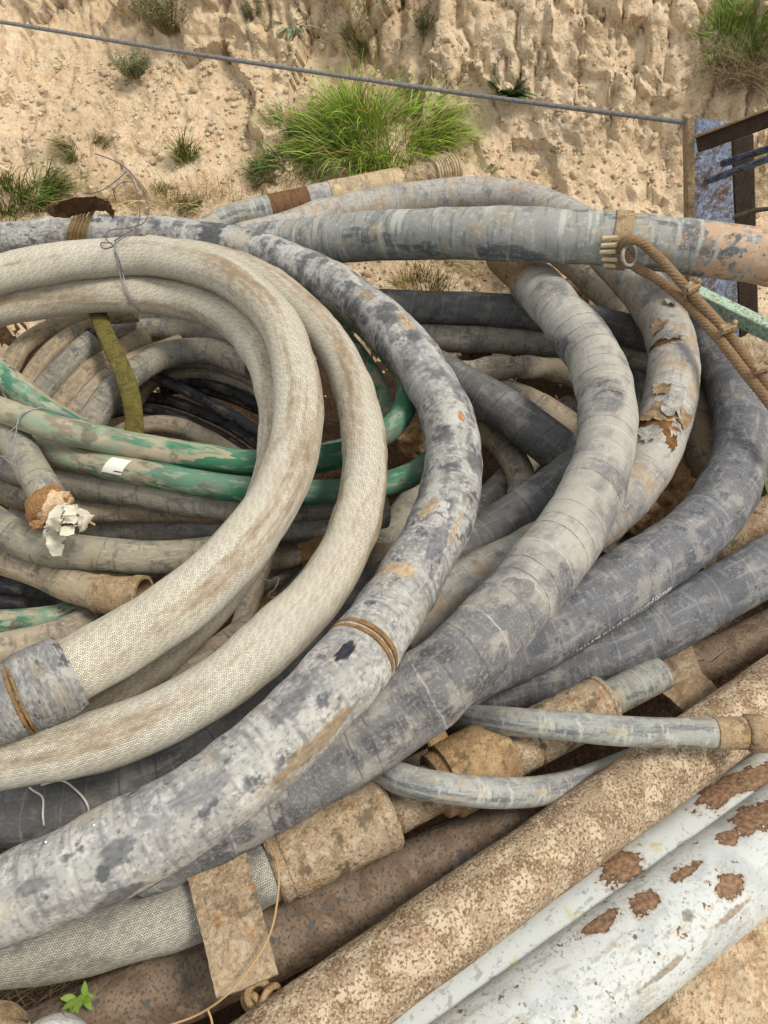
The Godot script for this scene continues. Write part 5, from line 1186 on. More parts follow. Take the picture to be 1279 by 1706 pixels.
func build_hoses():
	var multi := {"solo": false}
	# the big ones on top
	var A := hose("A", "grey_rubber_hose", "thick chalky grey hose with black scuffs sweeping from the back left to the lower left", "mottled", grey(.92), grey(1.08), multi.merged({"lump": .006, "freq": 3.5, "seg": 48, "oval": .035}))
	ring("A", A, "binding_band", "cord_old", 3.192, .0055, .002)
	ring("A", A, "binding_band", "cord_old", 3.192 + .014, .004, .0015)
	var B := hose("B", "wrapped_hose", "pale grey tape-wrapped hose with ring marks, outermost light one right of the chalky hose", "wrapped_long", grey(0.94), grey(1.06), multi.merged({"lump": .005, "freq": 3.5, "seg": 48, "oval": .035, "s0": 0.304}))
	var C := hose("C", "peeling_hose", "grey hose with peeled brown patches between the wrapped hose and the bluish hose", "wrapped_clay", grey(0.92), grey(1.04), multi.merged({"lump": .004, "seg": 44}))
	var D := hose("D", "bluish_hose", "blue-grey hose with a white printed line curving down at the right edge", "bluish", grey(0.92), grey(1.1), multi.merged({"lump": .005, "freq": 3.0, "seg": 48, "oval": .03}))
	hose("E", "bluish_hose", "blue-grey hose without print leaving at the right edge below the printed one", "bluish", grey(0.92), grey(1.1), {"lump": .0025, "seg": 44})
	var H1 := hose("H1", "straight_hose", "nearly straight grey hose lying across the back right with a tan end", "back_long", grey(0.94), grey(1.08), multi.merged({"lump": .004, "freq": 3.5, "seg": 48, "oval": .025}))
	hose("M", "wrapped_hose", "dark wrapped hose under the chalky hose at the lower left", "charcoal", grey(0.94), grey(1.06), {"lump": .003, "seg": 44})
	# braided loops
	var L1 := hose("L1", "braided_hose", "topmost pale braided hose loop ending in a grey rubber cuff at the left", "braid", Color(.93, .92, .89), Color(1.12, 1.11, 1.09), multi.merged({"lump": .003, "freq": 4.0, "seg": 64, "step": .01, "s0": 0.160, "oval": .02}))
	hose("L2", "braided_hose", "inner braided hose loop tucked under the topmost braided loop", "braid", Color(.90, .88, .84), Color(1.06, 1.04, 1.0), {"lump": .003, "freq": 4.0, "seg": 64, "step": .01, "oval": .035})
	hose("L3", "braided_hose", "outer pale braided hose with rust stains passing right of the topmost loop", "braid", Color(.93, .91, .88), Color(1.12, 1.11, 1.08), {"lump": .003, "freq": 4.0, "seg": 64, "step": .01, "oval": .035})
	# green
	hose("G1", "green_hose", "short stretch of clay-smeared green hose coming in at the left edge, above the wired one", "green", grey(.95), grey(1.1))
	hose("G2", "green_hose", "upper green hose bound with wire, running under the braided loops and curling back", "green_upper", grey(.95), grey(1.08), {"lump": .0015})
	var G3 := hose("G3", "green_hose", "lower green hose with a white paper label stuck on it", "green_lower", grey(.9), grey(1.1), multi)
	hose("G4", "green_hose", "thin dark green hose curling inside the upper green hose loop", "green", grey(0.92), grey(1.05))
	# inside the ring
	hose("J1", "tan_hose", "tan hose at the upper left inside the ring, furthest from the camera", "dusty_clay", Color(1.0, .95, .85), Color(1.12, 1.06, .95))
	hose("J2", "tan_hose", "tan hose at the upper left inside the ring, second from the back", "dusty_clay", Color(.92, .88, .80), Color(1.05, 1.0, .90))
	var J3 := hose("J3", "grey_hose", "grey hose with a black-rimmed end inside the ring on the upper left", "dusty_grey", grey(.85), grey(1.05), multi)
	hose("J4", "tan_hose", "spotted tan hose inside the ring, left of the olive strap", "dusty_clay", Color(.88, .86, .80), Color(1.05, 1.0, .92))
	hose("K1", "grey_hose", "pale grey hose arching under the inner braided loop at the top of the ring", "dusty_grey", grey(.95), grey(1.15))
	hose("K2", "grey_hose", "grey hose behind the olive strap inside the ring", "dusty_grey", grey(.85), grey(1.08))
	hose("N0", "brown_hose", "dark brown hose deep in the ring, behind the thin black ones", "dusty", grey(0.94), grey(1.05))
	hose("N1", "brown_hose", "thin brown hose arching above the thin black hoses in the ring", "dusty", grey(0.94), grey(1.05))
	hose("N2", "black_hose", "thin black hose in the ring, just below the thin brown arch", "black", grey(0.95), grey(1.1))
	hose("N3", "black_hose", "thin black hose in the ring lying across the other thin ones", "black", grey(0.95), grey(1.1))
	hose("N4", "black_hose", "thin black hose in the ring, second from the bottom", "black", grey(0.95), grey(1.1))
	hose("N5", "black_hose", "lowest thin black hose in the ring, closest to the green hose", "black", grey(0.95), grey(1.1))
	hose("N6", "tan_hose", "dusty hose low in the ring, right under the lowest thin black hose", "dusty_clay", grey(.95), grey(1.05))
	hose("N7", "grey_hose", "thin grey hose arching highest among the thin hoses in the ring", "dusty_grey", grey(.94), grey(1.06))
	hose("N8", "black_hose", "thin black hose in the ring, tucked between the brown arch and the crossing one", "black", grey(.95), grey(1.1))
	hose("J5", "tan_hose", "slim tan hose between the spotted tan hose and the grey hose behind the strap", "dusty_clay", grey(.95), grey(1.05))
	hose("J6", "grey_hose", "slim grey hose just under the inner braided loop at the top of the ring", "dusty_grey", grey(.95), grey(1.08))
	hose("P5", "tan_hose", "slim tan hose behind the plastic-wrapped end", "dusty_clay", grey(.95), grey(1.05))
	hose("P6", "brown_hose", "half-hidden brown hose between the ringed hose and the cracked hose", "dusty", grey(.95), grey(1.05))
	hose("S4", "black_hose", "thin black hose passing under the open-ended hose", "black", grey(.95), grey(1.1))
	# lower left
	hose("P1", "grey_hose", "brownish grey hose running directly under the green hose with the label", "dusty_grey", grey(0.94), grey(1.05))
	hose("P2", "grey_hose", "grey hose with ring marks, second below the labelled green hose", "wrapped", grey(0.92), grey(1.04))
	hose("P3", "grey_hose", "cracked tan-grey hose curving in from the left edge below the plastic-wrapped end", "dusty_grey", Color(.92, .90, .85), Color(1.08, 1.05, 1.0))
	hose("P4", "grey_hose", "half-hidden hose right beneath the cracked tan-grey hose", "dusty", grey(0.94), grey(1.05))
	var Q := hose("Q", "capped_hose", "grey hose whose end is wrapped in muddy white plastic", "dusty_grey", grey(.98), grey(1.15), multi)
	var R := hose("R", "open_hose", "tan hose with an open steel end pointing right below the cracked hose", "dusty_clay", Color(.98, .95, .88), Color(1.1, 1.06, .98), multi.merged({"s1": 0.492}))
	hose("S1", "black_hose", "short black hose at the left edge below the open-ended hose", "black", grey(0.95), grey(1.1))
	hose("S2", "pale_green_hose", "pale green cracked hose at the left edge", "green", Color(1.5, 1.25, 1.3), Color(1.8, 1.4, 1.5))
	hose("S3", "brown_hose", "brown hose at the left edge just above the grey rubber cuff", "dusty", grey(0.94), grey(1.05))
	hose("T1", "tan_hose", "thin tan hose standing steeply between the two braided strands", "dusty_clay", grey(0.94), grey(1.05))
	hose("T2", "grey_hose", "dark grey hose in the gap between the inner and outer braided strands", "charcoal", grey(0.95), grey(1.08))
	hose("U", "brown_hose", "dusty brown hose end under the braided strand by the cuff", "dusty", grey(0.94), grey(1.05))
	# between the chalky and the wrapped hose
	hose("I1", "dark_hose", "upper dark hose in the hollow behind the chalky hose", "charcoal", grey(0.95), grey(1.06))
	hose("I2", "dark_hose", "second dark hose in the hollow, just under the upper dark one", "dusty_grey", grey(0.94), grey(1.05))
	hose("I3", "tan_hose", "flattened pale hose in the hollow, third from the top", "dusty", grey(0.95), grey(1.05), {"oval": .12})
	hose("I4", "dark_hose", "thick dark grey hose slanting down through the hollow", "charcoal", grey(0.95), grey(1.08), {"lump": .003})
	hose("I5", "tan_hose", "dusty tan hose lying under the thick slanting one", "dusty_clay", grey(0.95), grey(1.05))
	hose("I6", "brown_hose", "curved brown hose at the bottom of the hollow", "dusty", grey(0.94), grey(1.05))
	# odd pieces to the right
	hose("Y1", "tan_hose", "cut tan hose end standing between the peeling hose and the printed hose", "dusty_clay", Color(.9, .84, .74), Color(1.05, .98, .88))
	hose("Y2", "tan_pipe", "tan pipe at the right edge between the two blue-grey hoses", "steel", grey(.9), grey(1.05), {}, "pipe", "pipes lying in the heap")
	hose("Y3", "rusty_pipe", "dark rusty pipe at the right edge in the hollow under the blue-grey hose", "brownpipe", grey(0.95), grey(1.08), {}, "pipe", "pipes lying in the heap")
	# half-buried hoses at the bottom of the heap
	hose("Z1", "buried_hose", "dark half-buried hose under the chalky hose and the outer braided strand", "dusty_grey", grey(0.95), grey(1.06))
	hose("Z2", "buried_hose", "dark half-buried hose at the bottom of the hollow under the thick slanting one", "dusty_grey", grey(0.95), grey(1.06))
	hose("Z3", "buried_hose", "brown half-buried hose below the stones by the printed hose", "dusty", grey(0.95), grey(1.06))
	hose("Z4", "buried_hose", "dark half-buried hose crossing under both braided strands", "dusty_clay", grey(0.95), grey(1.06))
	hose("Z5", "buried_hose", "half-buried brown hose under the outer braided strand at the left", "dusty", grey(0.95), grey(1.06))
	hose("Z6", "buried_hose", "half-buried dark hose under the rusty coupling", "dusty_clay", grey(0.95), grey(1.06))
	hose("Z7", "buried_hose", "half-buried dark hose at the left edge under the open-ended hose", "dusty_grey", grey(0.95), grey(1.06))
	hose("Z9", "buried_hose", "half-buried dark hose in the slit between the wrapped and the peeling hose", "charcoal", grey(0.95), grey(1.06))
	hose("Z10", "buried_hose", "half-buried brown hose under the peeling hose near the wire rope", "dusty", grey(0.95), grey(1.06))
	hose("Z8", "buried_hose", "half-buried dark hose under the chalky hose at the lower left", "charcoal", grey(0.95), grey(1.06))
	# pipes in front
	hose("W2", "brown_pipe", "dull brown pipe under the rusty coupling", "brownpipe", grey(.95), grey(1.15), {"lump": .002}, "pipe", "pipes lying in the heap")
	hose("W3", "rusty_pipe", "long rust-crusted tan pipe next to the white pipes", "rustpipe", grey(.92), grey(1.1), {"lump": .0025, "seg": 48, "oval": .005}, "pipe", "pipes lying in the heap")
	hose("W4", "white_pipe", "thinner white pipe with a large peeled patch beside the rust-crusted pipe", "whitepipe_upper", grey(.97), grey(1.04), {"lump": .0015, "seg": 48, "oval": .004}, "pipe", "pipes lying in the heap")
	hose("W5", "white_pipe", "thickest white pipe with scattered brown flakes beside the boulder", "whitepipe", grey(.98), grey(1.04), {"lump": .0015, "seg": 56, "oval": .004}, "pipe", "pipes lying in the heap")
	var X1 := hose("X1", "thin_grey_hose", "thin grey hose ending in a hexagon nut on the rust-crusted pipe", "plain_grey", grey(1.05), grey(1.2), multi.merged({"s1": 0.598}))
	hose("X2", "thin_grey_hose", "thin grey hose sagging across the rusty coupling", "plain_grey", grey(.98), grey(1.12))
	fittings(A, B, C, D, H1, L1, G3, J3, Q, R, X1)

func ring(key: String, parent, called: String, mat: String, s: float, half: float, proud: float):
	var d := hose_path(key)
	var r: float = along(d, s)[1]
	part(sleeve(d, [Vector2(s - half, r - .004), Vector2(s - half * .8, r + proud), Vector2(s + half * .8, r + proud), Vector2(s + half, r - .004)], {"lump": .002, "seg": 48}), called, mat, parent)

func fittings(A, B, C, D, H1, L1, G3, J3, Q, R, X1):
	# B: steel coupling where the hose comes from under the straight one
	var db := hose_path("B")
	var s1: float = 0.304
	part(sleeve(db, [Vector2(0, .0), Vector2(0, .062), Vector2(.05, .066), Vector2(s1 - .045, .066), Vector2(s1 - .04, .075), Vector2(s1 + .004, .0785), Vector2(s1 + .016, .0785), Vector2(s1 + .018, .07)], {"seg": 44}), "coupling", "tan_steel", B)
	# L1: rubber cuff tied with wire
	var dl := hose_path("L1")
	var s3: float = 0.160
	var s4: float = 0.085
	var cuff := part(sleeve(dl, [Vector2(0, .0), Vector2(0, .060), Vector2(s4 - .012, .0645), Vector2(s4, .0615), Vector2(s4 + .012, .066), Vector2(s3 - .012, .067), Vector2(s3 + .008, .063), Vector2(s3 + .008, .055)], {"seg": 48, "lump": .007, "freq": 7.0, "c0": Color(.55, .56, .58), "c1": Color(.85, .85, .84)}), "rubber_cuff", "mottled_cuff", L1)
	part(sleeve(dl, [Vector2(s4 - .005, .055), Vector2(s4 - .003, .0645), Vector2(s4 + .001, .0645), Vector2(s4 + .002, .055)], {"seg": 40, "lump": .006}), "cord_tie", "cord_old", cuff)
	part(sleeve(dl, [Vector2(s4 + .003, .055), Vector2(s4 + .004, .0640), Vector2(s4 + .007, .0640), Vector2(s4 + .008, .055)], {"seg": 40, "lump": .006, "seed": 4.0}), "cord_tie", "cord_old", cuff)
	# R: open steel end
	var dr := hose_path("R")
	var s5: float = 0.492
	var sL: float = dr.len
	var end := part(sleeve(dr, [Vector2(s5 - .006, .038), Vector2(s5, .045), Vector2(s5 + .02, .044), Vector2(sL - .03, .045), Vector2(sL - .02, .049), Vector2(sL, .050), Vector2(sL, .042), Vector2(sL - .07, .040)], {"seg": 40, "lump": .003}), "open_end", "tan_steel", R)
	part(sleeve(dr, [Vector2(sL - .071, .041), Vector2(sL - .072, .0)], {"seg": 24, "lump": 0.0}), "bore", "inner", end)
	# J3: black rim of the open end
	var dj := hose_path("J3")
	part(sleeve(dj, [Vector2(dj.len - .004, .034), Vector2(dj.len - .002, .042), Vector2(dj.len + .008, .042), Vector2(dj.len + .008, .030), Vector2(dj.len - .002, .029)], {"seg": 32}), "end_rim", "black", J3)
	# X1: ferrule and nut
	var dx := hose_path("X1")
	var s6: float = 0.598
	part(sleeve(dx, [Vector2(s6 - .004, .024), Vector2(s6 - .002, .030), Vector2(s6 + .052, .031), Vector2(s6 + .055, .026)], {"seg": 32}), "ferrule", "tan_steel", X1)
	var nut := part(sleeve(dx, [Vector2(s6 + .055, .0), Vector2(s6 + .055, .030), Vector2(s6 + .060, .037), Vector2(s6 + .092, .037), Vector2(s6 + .097, .031), Vector2(s6 + .097, .022), Vector2(s6 + .08, .021)], {"seg": 6, "lump": 0.0, "flat": true, "turn": .3}), "hexagon_nut", "tan_steel", X1)
	part(sleeve(dx, [Vector2(s6 + .0805, .021), Vector2(s6 + .0795, .0)], {"seg": 20, "lump": 0.0}), "bore", "inner", nut)
	# G3: paper label
	var lab := patch_mesh(hose_path("G3"), 0.339, .026, Vector2(0.367, 0.406).y, .10, .0012, .35)
	part(lab, "paper_label", "label_white", G3)
	part(patch_mesh(hose_path("G3"), 0.348 , .010, Vector2(0.367, 0.344).y, .006, .0022, .35), "printed_dash", "inner", lab_parent(G3))
	# D: printed line
	lettering(hose_path("D"), D)
	# C: peeled rubber, lifted flakes over bare fabric
	var flakes := [[Vector2(2.394, 0.500), .022, .04], [Vector2(2.508, 0.385), .03, .05], [Vector2(2.583, 0.469), .025, .05], [Vector2(2.952, 0.438), .045, .06], [Vector2(2.915, 0.521), .04, .06], [Vector2(2.933, 0.594), .03, .04], [Vector2(3.028, 0.458), .03, .05], [Vector2(2.839, 0.438), .025, .05]]
	for i in flakes.size():
		part(flake_mesh(hose_path("C"), flakes[i][0], flakes[i][1], flakes[i][2], i), "rubber_flake", "wrapped_clay" if i % 2 == 0 else "tan_steel", C)
	var bare := [[Vector2(2.593, 0.396), .022, .11], [Vector2(2.981, 0.490), .05, .14], [Vector2(3.019, 0.594), .03, .04]]
	for i in bare.size():
		part(flake_mesh(hose_path("C"), bare[i][0], bare[i][1], bare[i][2], 20 + i, true), "bare_patch", "bare_fabric", C)

func lab_parent(t): return t

# a thin sheet lying on a hose: centre s, half length, centre v, half v, lift, skew
func patch_mesh(d: Dictionary, s: float, hl: float, v: float, hv: float, lift: float, skew := 0.0) -> ArrayMesh:
	var V := PackedVector3Array()
	var N := PackedVector3Array()
	var UV := PackedVector2Array()
	var CO := PackedColorArray()
	var I := PackedInt32Array()
	var k := 8
	for i in k + 1:
		for j in k + 1:
			var y := lerpf(-1, 1, float(j) / k)
			var f := along(d, s + lerpf(-hl, hl, float(i) / k) + y * hl * skew)
			var a := TAU * (v + hv * y)
			var dir: Vector3 = f[3] * sin(a) - f[4] * cos(a)
			V.append(f[0] + dir * (f[1] + lift + .001))
			N.append(dir)
			UV.append(Vector2(float(i) / k, float(j) / k))
			CO.append(Color.WHITE)
	for i in k:
		for j in k:
			var q := i * (k + 1) + j
			I.append_array([q, q + 1, q + k + 1, q + 1, q + k + 2, q + k + 1])
	return arrays(V, N, UV, null, CO, I)

# an irregular shell on a hose, its edge lifted (or, flush, a bare patch with folds)
func flake_mesh(d: Dictionary, c: Vector2, rs: float, rv: float, no: int, flush := false) -> ArrayMesh:
	var V := PackedVector3Array()
	var N := PackedVector3Array()
	var UV := PackedVector2Array()
	var CO := PackedColorArray()
	var I := PackedInt32Array()
	var n := 30
	var rad := 7
	for i in rad + 1:
		for j in n + 1:
			var a := TAU * (j % n) / n
			var q := float(i) / rad
			var edge := 1.0 + .55 * lump_noise.get_noise_2d(cos(a) * 22 + no * 50, sin(a) * 22) + .3 * lump_noise.get_noise_2d(cos(a) * 70 + no * 50, sin(a) * 70)
			var s := c.x + cos(a) * rs * q * edge
			var v := c.y + sin(a) * rv * q * edge
			var f := along(d, s)
			var an := TAU * v
			var dir: Vector3 = f[3] * sin(an) - f[4] * cos(an)
			var lift := .0055 + .012 * q * q * maxf(0.0, lump_noise.get_noise_2d(cos(a) * 14 + no * 31, sin(a) * 14 + 9) + .25)
			if flush: lift = .0042 + .002 * sin(s * 900.0 + 6.0 * lump_noise.get_noise_2d(s * 400, v * 300)) - .006 * pow(q, 4)
			V.append(f[0] + dir * (f[1] + lift))
			N.append(dir)
			UV.append(Vector2(s, v))
			var g := .8 + .5 * lump_noise.get_noise_2d(s * 900.0 + no, v * 260.0)
			CO.append(Color(g, g, g))
	for i in rad:
		for j in n:
			var q := i * (n + 1) + j
			I.append_array([q, q + 1, q + n + 1, q + 1, q + n + 2, q + n + 1])
	var st := SurfaceTool.new()
	st.create_from(arrays(V, N, UV, null, CO, I), 0)
	st.generate_normals()
	return st.commit()

# words printed along the hose
func lettering(d: Dictionary, parent):
	var font := SystemFont.new()
	font.font_names = PackedStringArray(["Droid Sans"])
	for L in [["102mm", Vector2(1.652, 0.729)]]:
		var tm := TextMesh.new()
		tm.text = L[0]
		tm.font = font
		tm.font_size = 32
		tm.pixel_size = .00062
		tm.depth = .0004
		tm.curve_step = 2.0
		var st := SurfaceTool.new()
		st.create_from(tm, 0)
		var a := st.commit_to_arrays()
		var V: PackedVector3Array = a[Mesh.ARRAY_VERTEX]
		var N: PackedVector3Array = a[Mesh.ARRAY_NORMAL]
		for i in V.size():
			var f := along(d, L[1].x - V[i].x)
			var an: float = TAU * L[1].y - V[i].y / .0775
			var dir: Vector3 = f[3] * sin(an) - f[4] * cos(an)
			V[i] = f[0] + dir * (f[1] + .0028 + V[i].z)
			N[i] = dir
		a[Mesh.ARRAY_VERTEX] = V
		a[Mesh.ARRAY_NORMAL] = N
		a[Mesh.ARRAY_TANGENT] = null
		var m := ArrayMesh.new()
		m.add_surface_from_arrays(Mesh.PRIMITIVE_TRIANGLES, a)
		part(m, "lettering", "print", parent)
	# the rest of the printed line is worn to smears
	var r := RandomNumberGenerator.new()
	r.seed = 3
	for i in 22:
		part(patch_mesh(d, Vector2(1.680, 0.729).x + .006 + i * .0105 + r.randf_range(-.002, .002), r.randf_range(.0015, .0045), Vector2(1.652, 0.729).y + .004 + r.randf_range(-.003, .003), r.randf_range(.004, .011), .0016, r.randf_range(-.5, .5)), "print_smear", "print_worn", parent)

# a bent or flat plate through rows of points, with thickness
func plate_mesh(rows: Array, thick: float, dent := .002, cuts := 14, ragged := 0.0) -> ArrayMesh:
	var nr := (rows.size() - 1) * cuts
	var P := []
	for i in nr + 1:
		var t := float(i) / cuts
		var a := mini(int(t), rows.size() - 2)
		var f := t - a
		var l: Vector3 = rows[a][0].lerp(rows[a + 1][0], f)
		var r: Vector3 = rows[a][1].lerp(rows[a + 1][1], f)
		var line := []
		for j in cuts + 1: line.append(l.lerp(r, float(j) / cuts))
		P.append(line)
	var n: Vector3 = (P[0][cuts] - P[0][0]).cross(P[nr][0] - P[0][0]).normalized()
	if n.y < 0: n = -n
	for i in nr + 1:
		for j in cuts + 1:
			var q: Vector3 = P[i][j]
			P[i][j] = q + n * dent * lump_noise.get_noise_3dv(q * 220.0) * 2.0
			if ragged > 0 and (i == 0 or j == 0 or i == nr or j == cuts): P[i][j] += Vector3(lump_noise.get_noise_3dv(q * 900.0), 0, lump_noise.get_noise_3dv(q * 900.0 + Vector3(50, 0, 0))) * ragged
	var st := SurfaceTool.new()
	st.begin(Mesh.PRIMITIVE_TRIANGLES)
	var tri := func(a: Vector3, b: Vector3, c: Vector3, d: Vector3, nn: Vector3):
		if (b - a).cross(c - a).dot(nn) > 0:
			var s := b
			b = d
			d = s
		for v in [a, b, c, a, c, d]:
			st.set_color(Color.WHITE)
			st.set_uv(Vector2(v.x, v.z))
			st.set_normal(nn)
			st.add_vertex(v)
	for i in nr:
		for j in cuts:
			var fn: Vector3 = (P[i][j + 1] - P[i][j]).cross(P[i + 1][j] - P[i][j]).normalized()
			if fn.dot(n) < 0: fn = -fn
			tri.call(P[i][j], P[i][j + 1], P[i + 1][j + 1], P[i + 1][j], fn)
			tri.call(P[i][j] - n * thick, P[i][j + 1] - n * thick, P[i + 1][j + 1] - n * thick, P[i + 1][j] - n * thick, -fn)
	var down := -n * thick
	for i in nr:
		for j in [0, cuts]:
			var o: Vector3 = (P[i][j] - P[i][cuts - j]).normalized()
			tri.call(P[i][j], P[i + 1][j], P[i + 1][j] + down, P[i][j] + down, o)
	for j in cuts:
		for i in [0, nr]:
			var o: Vector3 = (P[i][j] - P[nr - i][j]).normalized()
			tri.call(P[i][j], P[i][j + 1], P[i][j + 1] + down, P[i][j] + down, o)
	return st.commit()

func torus(r: float, t: float) -> TorusMesh:
	var m := TorusMesh.new()
	m.inner_radius = r - t
	m.outer_radius = r + t
	m.rings = 32
	m.ring_segments = 12
	return m

func placed(o: Node3D, at: Vector3, facing: Vector3, turn := 0.0) -> Node3D:
	var y := facing.normalized()
	var x := y.cross(Vector3(.31, .2, 1)).normalized()
	o.transform = Transform3D(Basis(x, y, x.cross(y)).rotated(y, turn), at)
	return o

func rock(called: String, label: String, at: Vector3, r: Vector3, no: float, mat := "sandstone"):
	var o := part(lumpy_ball(r, no, .55, 18.0, 18, 24), called, mat)
	o.position = at
	o.rotation.y = no
	tag(o, label, "stone")

func build_details():
	build_fitting_hoses()
	build_frame()
	build_rope()
	build_odds()
	build_plants()

func build_fitting_hoses():
	# rusty couplings on a braided hose, lower left to centre right
	var d := hose_path("W1")
	var t := thing("coupled_hose", "braided hose with a rusty steel coupling and union, in front of the wrapped hose", "hose", "hoses lying in the heap")
	var a: float = 0.615
	var b: float = 0.852
	var c: float = 0.965
	var e: float = 1.116
	var g: float = 1.173
	var h: float = 1.362
	part(tube(d, {"s1": a + .01, "seg": 48, "lump": .003, "grow": -.004, "c0": grey(.85), "c1": grey(1.05), "seed": 5.0}), "braided_body", "braid_grey", t)
	part(sleeve(d, [Vector2(a - .002, .05), Vector2(a, .062), Vector2(a + .006, .066), Vector2(a + .022, .066), Vector2(a + .026, .069), Vector2(a + .05, .0695), Vector2(a + .053, .0675), Vector2(a + .12, .068), Vector2(a + .124, .0695), Vector2(b - .03, .0695), Vector2(b - .022, .072), Vector2(b - .006, .072), Vector2(b, .066), Vector2(b + .001, .04)], {"seg": 48, "lump": .002}), "coupling", "steel", t)
	part(sleeve(d, [Vector2(b, .045), Vector2(b + .01, .050), Vector2(c, .048)], {"seg": 40, "lump": .0015}), "neck", "steel", t)
	var union_nut := part(sleeve(d, [Vector2(c - .012, .046), Vector2(c - .010, .064), Vector2(c + .012, .066), Vector2(c + .014, .074), Vector2(e - .035, .074), Vector2(e - .033, .066), Vector2(e, .064), Vector2(e + .002, .05)], {"seg": 40, "lump": .003}), "union_nut", "steel_rusty", t)
	var f := along(d, c + .03)
	for k in 3:
		var an := 2.2 + TAU * k / 3
		var dir: Vector3 = f[3] * sin(an) - f[4] * cos(an)
		part(slab_mesh(f[0] + dir * .083, dir, f[2], dir.cross(f[2]), Vector3(.016, .022, .015), .004, .002), "lug", "steel_rusty", union_nut)
	part(sleeve(d, [Vector2(e - .004, .05), Vector2(e, .057), Vector2(g - .004, .057), Vector2(g, .053), Vector2(g + .004, .057), Vector2(h - .012, .056), Vector2(h - .008, .059), Vector2(h, .058), Vector2(h + .002, .03)], {"seg": 40, "lump": .0015}), "pipe", "steel", t)
	part(sleeve(d, [Vector2(h, .038), Vector2(d.len, .037), Vector2(d.len, 0)], {"seg": 36, "lump": .001, "c0": grey(.7), "c1": grey(.95)}), "tube_end", "galvanised", t)
	# hose with fittings at the back
	d = hose_path("H3")
	t = thing("fitting_hose", "hose with a brown band and ribbed tan end below the bank", "hose", "hoses lying in the heap")
	var k1: float = 0.362
	var k2: float = 0.539
	var k3: float = 0.641
	var k4: float = 0.994
	var k5: float = 1.170
	part(tube(d, {"s1": k1, "seg": 36, "c0": grey(.95), "c1": grey(1.1)}), "body", "backrubber", t)
	part(sleeve(d, [Vector2(k1 - .004, .055), Vector2(k1, .064), Vector2(k2, .062), Vector2(k2 + .003, .055)], {"seg": 36}), "rusty_band", "rust_brown", t)
	part(sleeve(d, [Vector2(k2, .055), Vector2(k2 + .002, .064), Vector2(k3, .066), Vector2(k3 + .002, .06)], {"seg": 36, "lump": .003}), "tape_wrap", "wrapped", t)
	part(sleeve(d, [Vector2(k3, .06), Vector2(k3 + .002, .067), Vector2(k3 + .015, .068), Vector2(k4, .068), Vector2(k4 + .005, .058)], {"seg": 36, "lump": .0015}), "sleeve", "pale_clay", t)
	part(sleeve(d, [Vector2(k4, .05), Vector2(k4 + .005, .056), Vector2(k5, .057), Vector2(k5 + .002, .05)], {"seg": 36}), "neck", "steel", t)
	var prof := [Vector2(k5, .05), Vector2(k5 + .004, .070)]
	for i in 9:
		var s := k5 + .006 + i * .0145
		prof.append_array([Vector2(s, .0735 + .0006 * i), Vector2(s + .008, .0745 + .0006 * i), Vector2(s + .011, .068 + .0006 * i)])
	prof.append_array([Vector2(k5 + .14, .072), Vector2(k5 + .14, .05), Vector2(k5 + .09, .048)])
	var ribbed := part(sleeve(d, prof, {"seg": 36, "lump": .001}), "ribbed_end", "pale_clay", t)
	part(sleeve(d, [Vector2(k5 + .091, .05), Vector2(k5 + .0905, 0)], {"seg": 24, "lump": 0.0}), "bore", "inner", ribbed)

func build_frame():
	var t := thing("leaning_post", "leaning steel post with flaking blue paint and rods behind the straight hose", "frame")
	part(beam_mesh(Vector3(1.030, 0.799, -2.786), Vector3(1.228, -0.016, -2.634), Vector3(0, 0, 1), .024, .06, .002), "post_flange", "tan_steel", t)
	part(plate_mesh([[Vector3(1.044, 0.792, -2.794), Vector3(1.208, 0.752, -2.853)], [Vector3(1.242, -0.016, -2.634), Vector3(1.448, -0.044, -2.677)]], .012, .001, 10), "post_web", "flaking", t)
	part(beam_mesh(Vector3(1.301, 0.674, -2.946), Vector3(1.529, -0.101, -2.762), Vector3(0, 0, 1), .075, .05, .004), "rear_post", "dark_wood", t)
	var bm := part(beam_mesh(Vector3(1.082, 0.726, -2.740), Vector3(1.243, 0.925, -2.486), Vector3.UP, .05, .055, .003), "cross_beam", "dark_wood", t)
	part(beam_mesh(Vector3(1.070, 0.751, -2.737), Vector3(1.232, 0.951, -2.483), Vector3.UP, .075, .008, .002), "beam_flange", "tan_steel", bm)
	part(wire_mesh([Vector3(1.189, 0.644, -2.770), Vector3(1.252, 0.719, -2.675), Vector3(1.312, 0.808, -2.551)], .012, 12), "rod", "blue_rod", t)
	part(wire_mesh([Vector3(1.130, 0.600, -2.724), Vector3(1.211, 0.684, -2.639), Vector3(1.312, 0.789, -2.532)], .011, 12), "rod", "blue_rod", t)
	tag(part(beam_mesh(Vector3(1.084, 0.300, -2.517), Vector3(1.377, 0.300, -2.146), Vector3.UP, .056, .05, .003), "painted_bar", "mint"), "mint green painted steel bar behind the wire rope", "bar")
	tag(part(wire_mesh([Vector3(-2.442, 0.851, -4.107), Vector3(-1.667, 0.812, -3.866), Vector3(-0.843, 0.771, -3.593), Vector3(-0.046, 0.744, -3.321), Vector3(0.574, 0.748, -3.051), Vector3(1.027, 0.778, -2.779)], .0085, 10, .01), "cable", "cable"), "grey steel cable stretched across the bank to the blue post", "cable")
	tag(part(wire_mesh([Vector3(1.206, 0.420, -2.803), Vector3(1.297, 0.440, -2.791), Vector3(1.390, 0.460, -2.807), Vector3(1.529, 0.480, -2.793)], .012, 10, .01, .6), "branch", "dark_wood"), "dry brown branch lying behind the tan end of the straight hose", "branch")

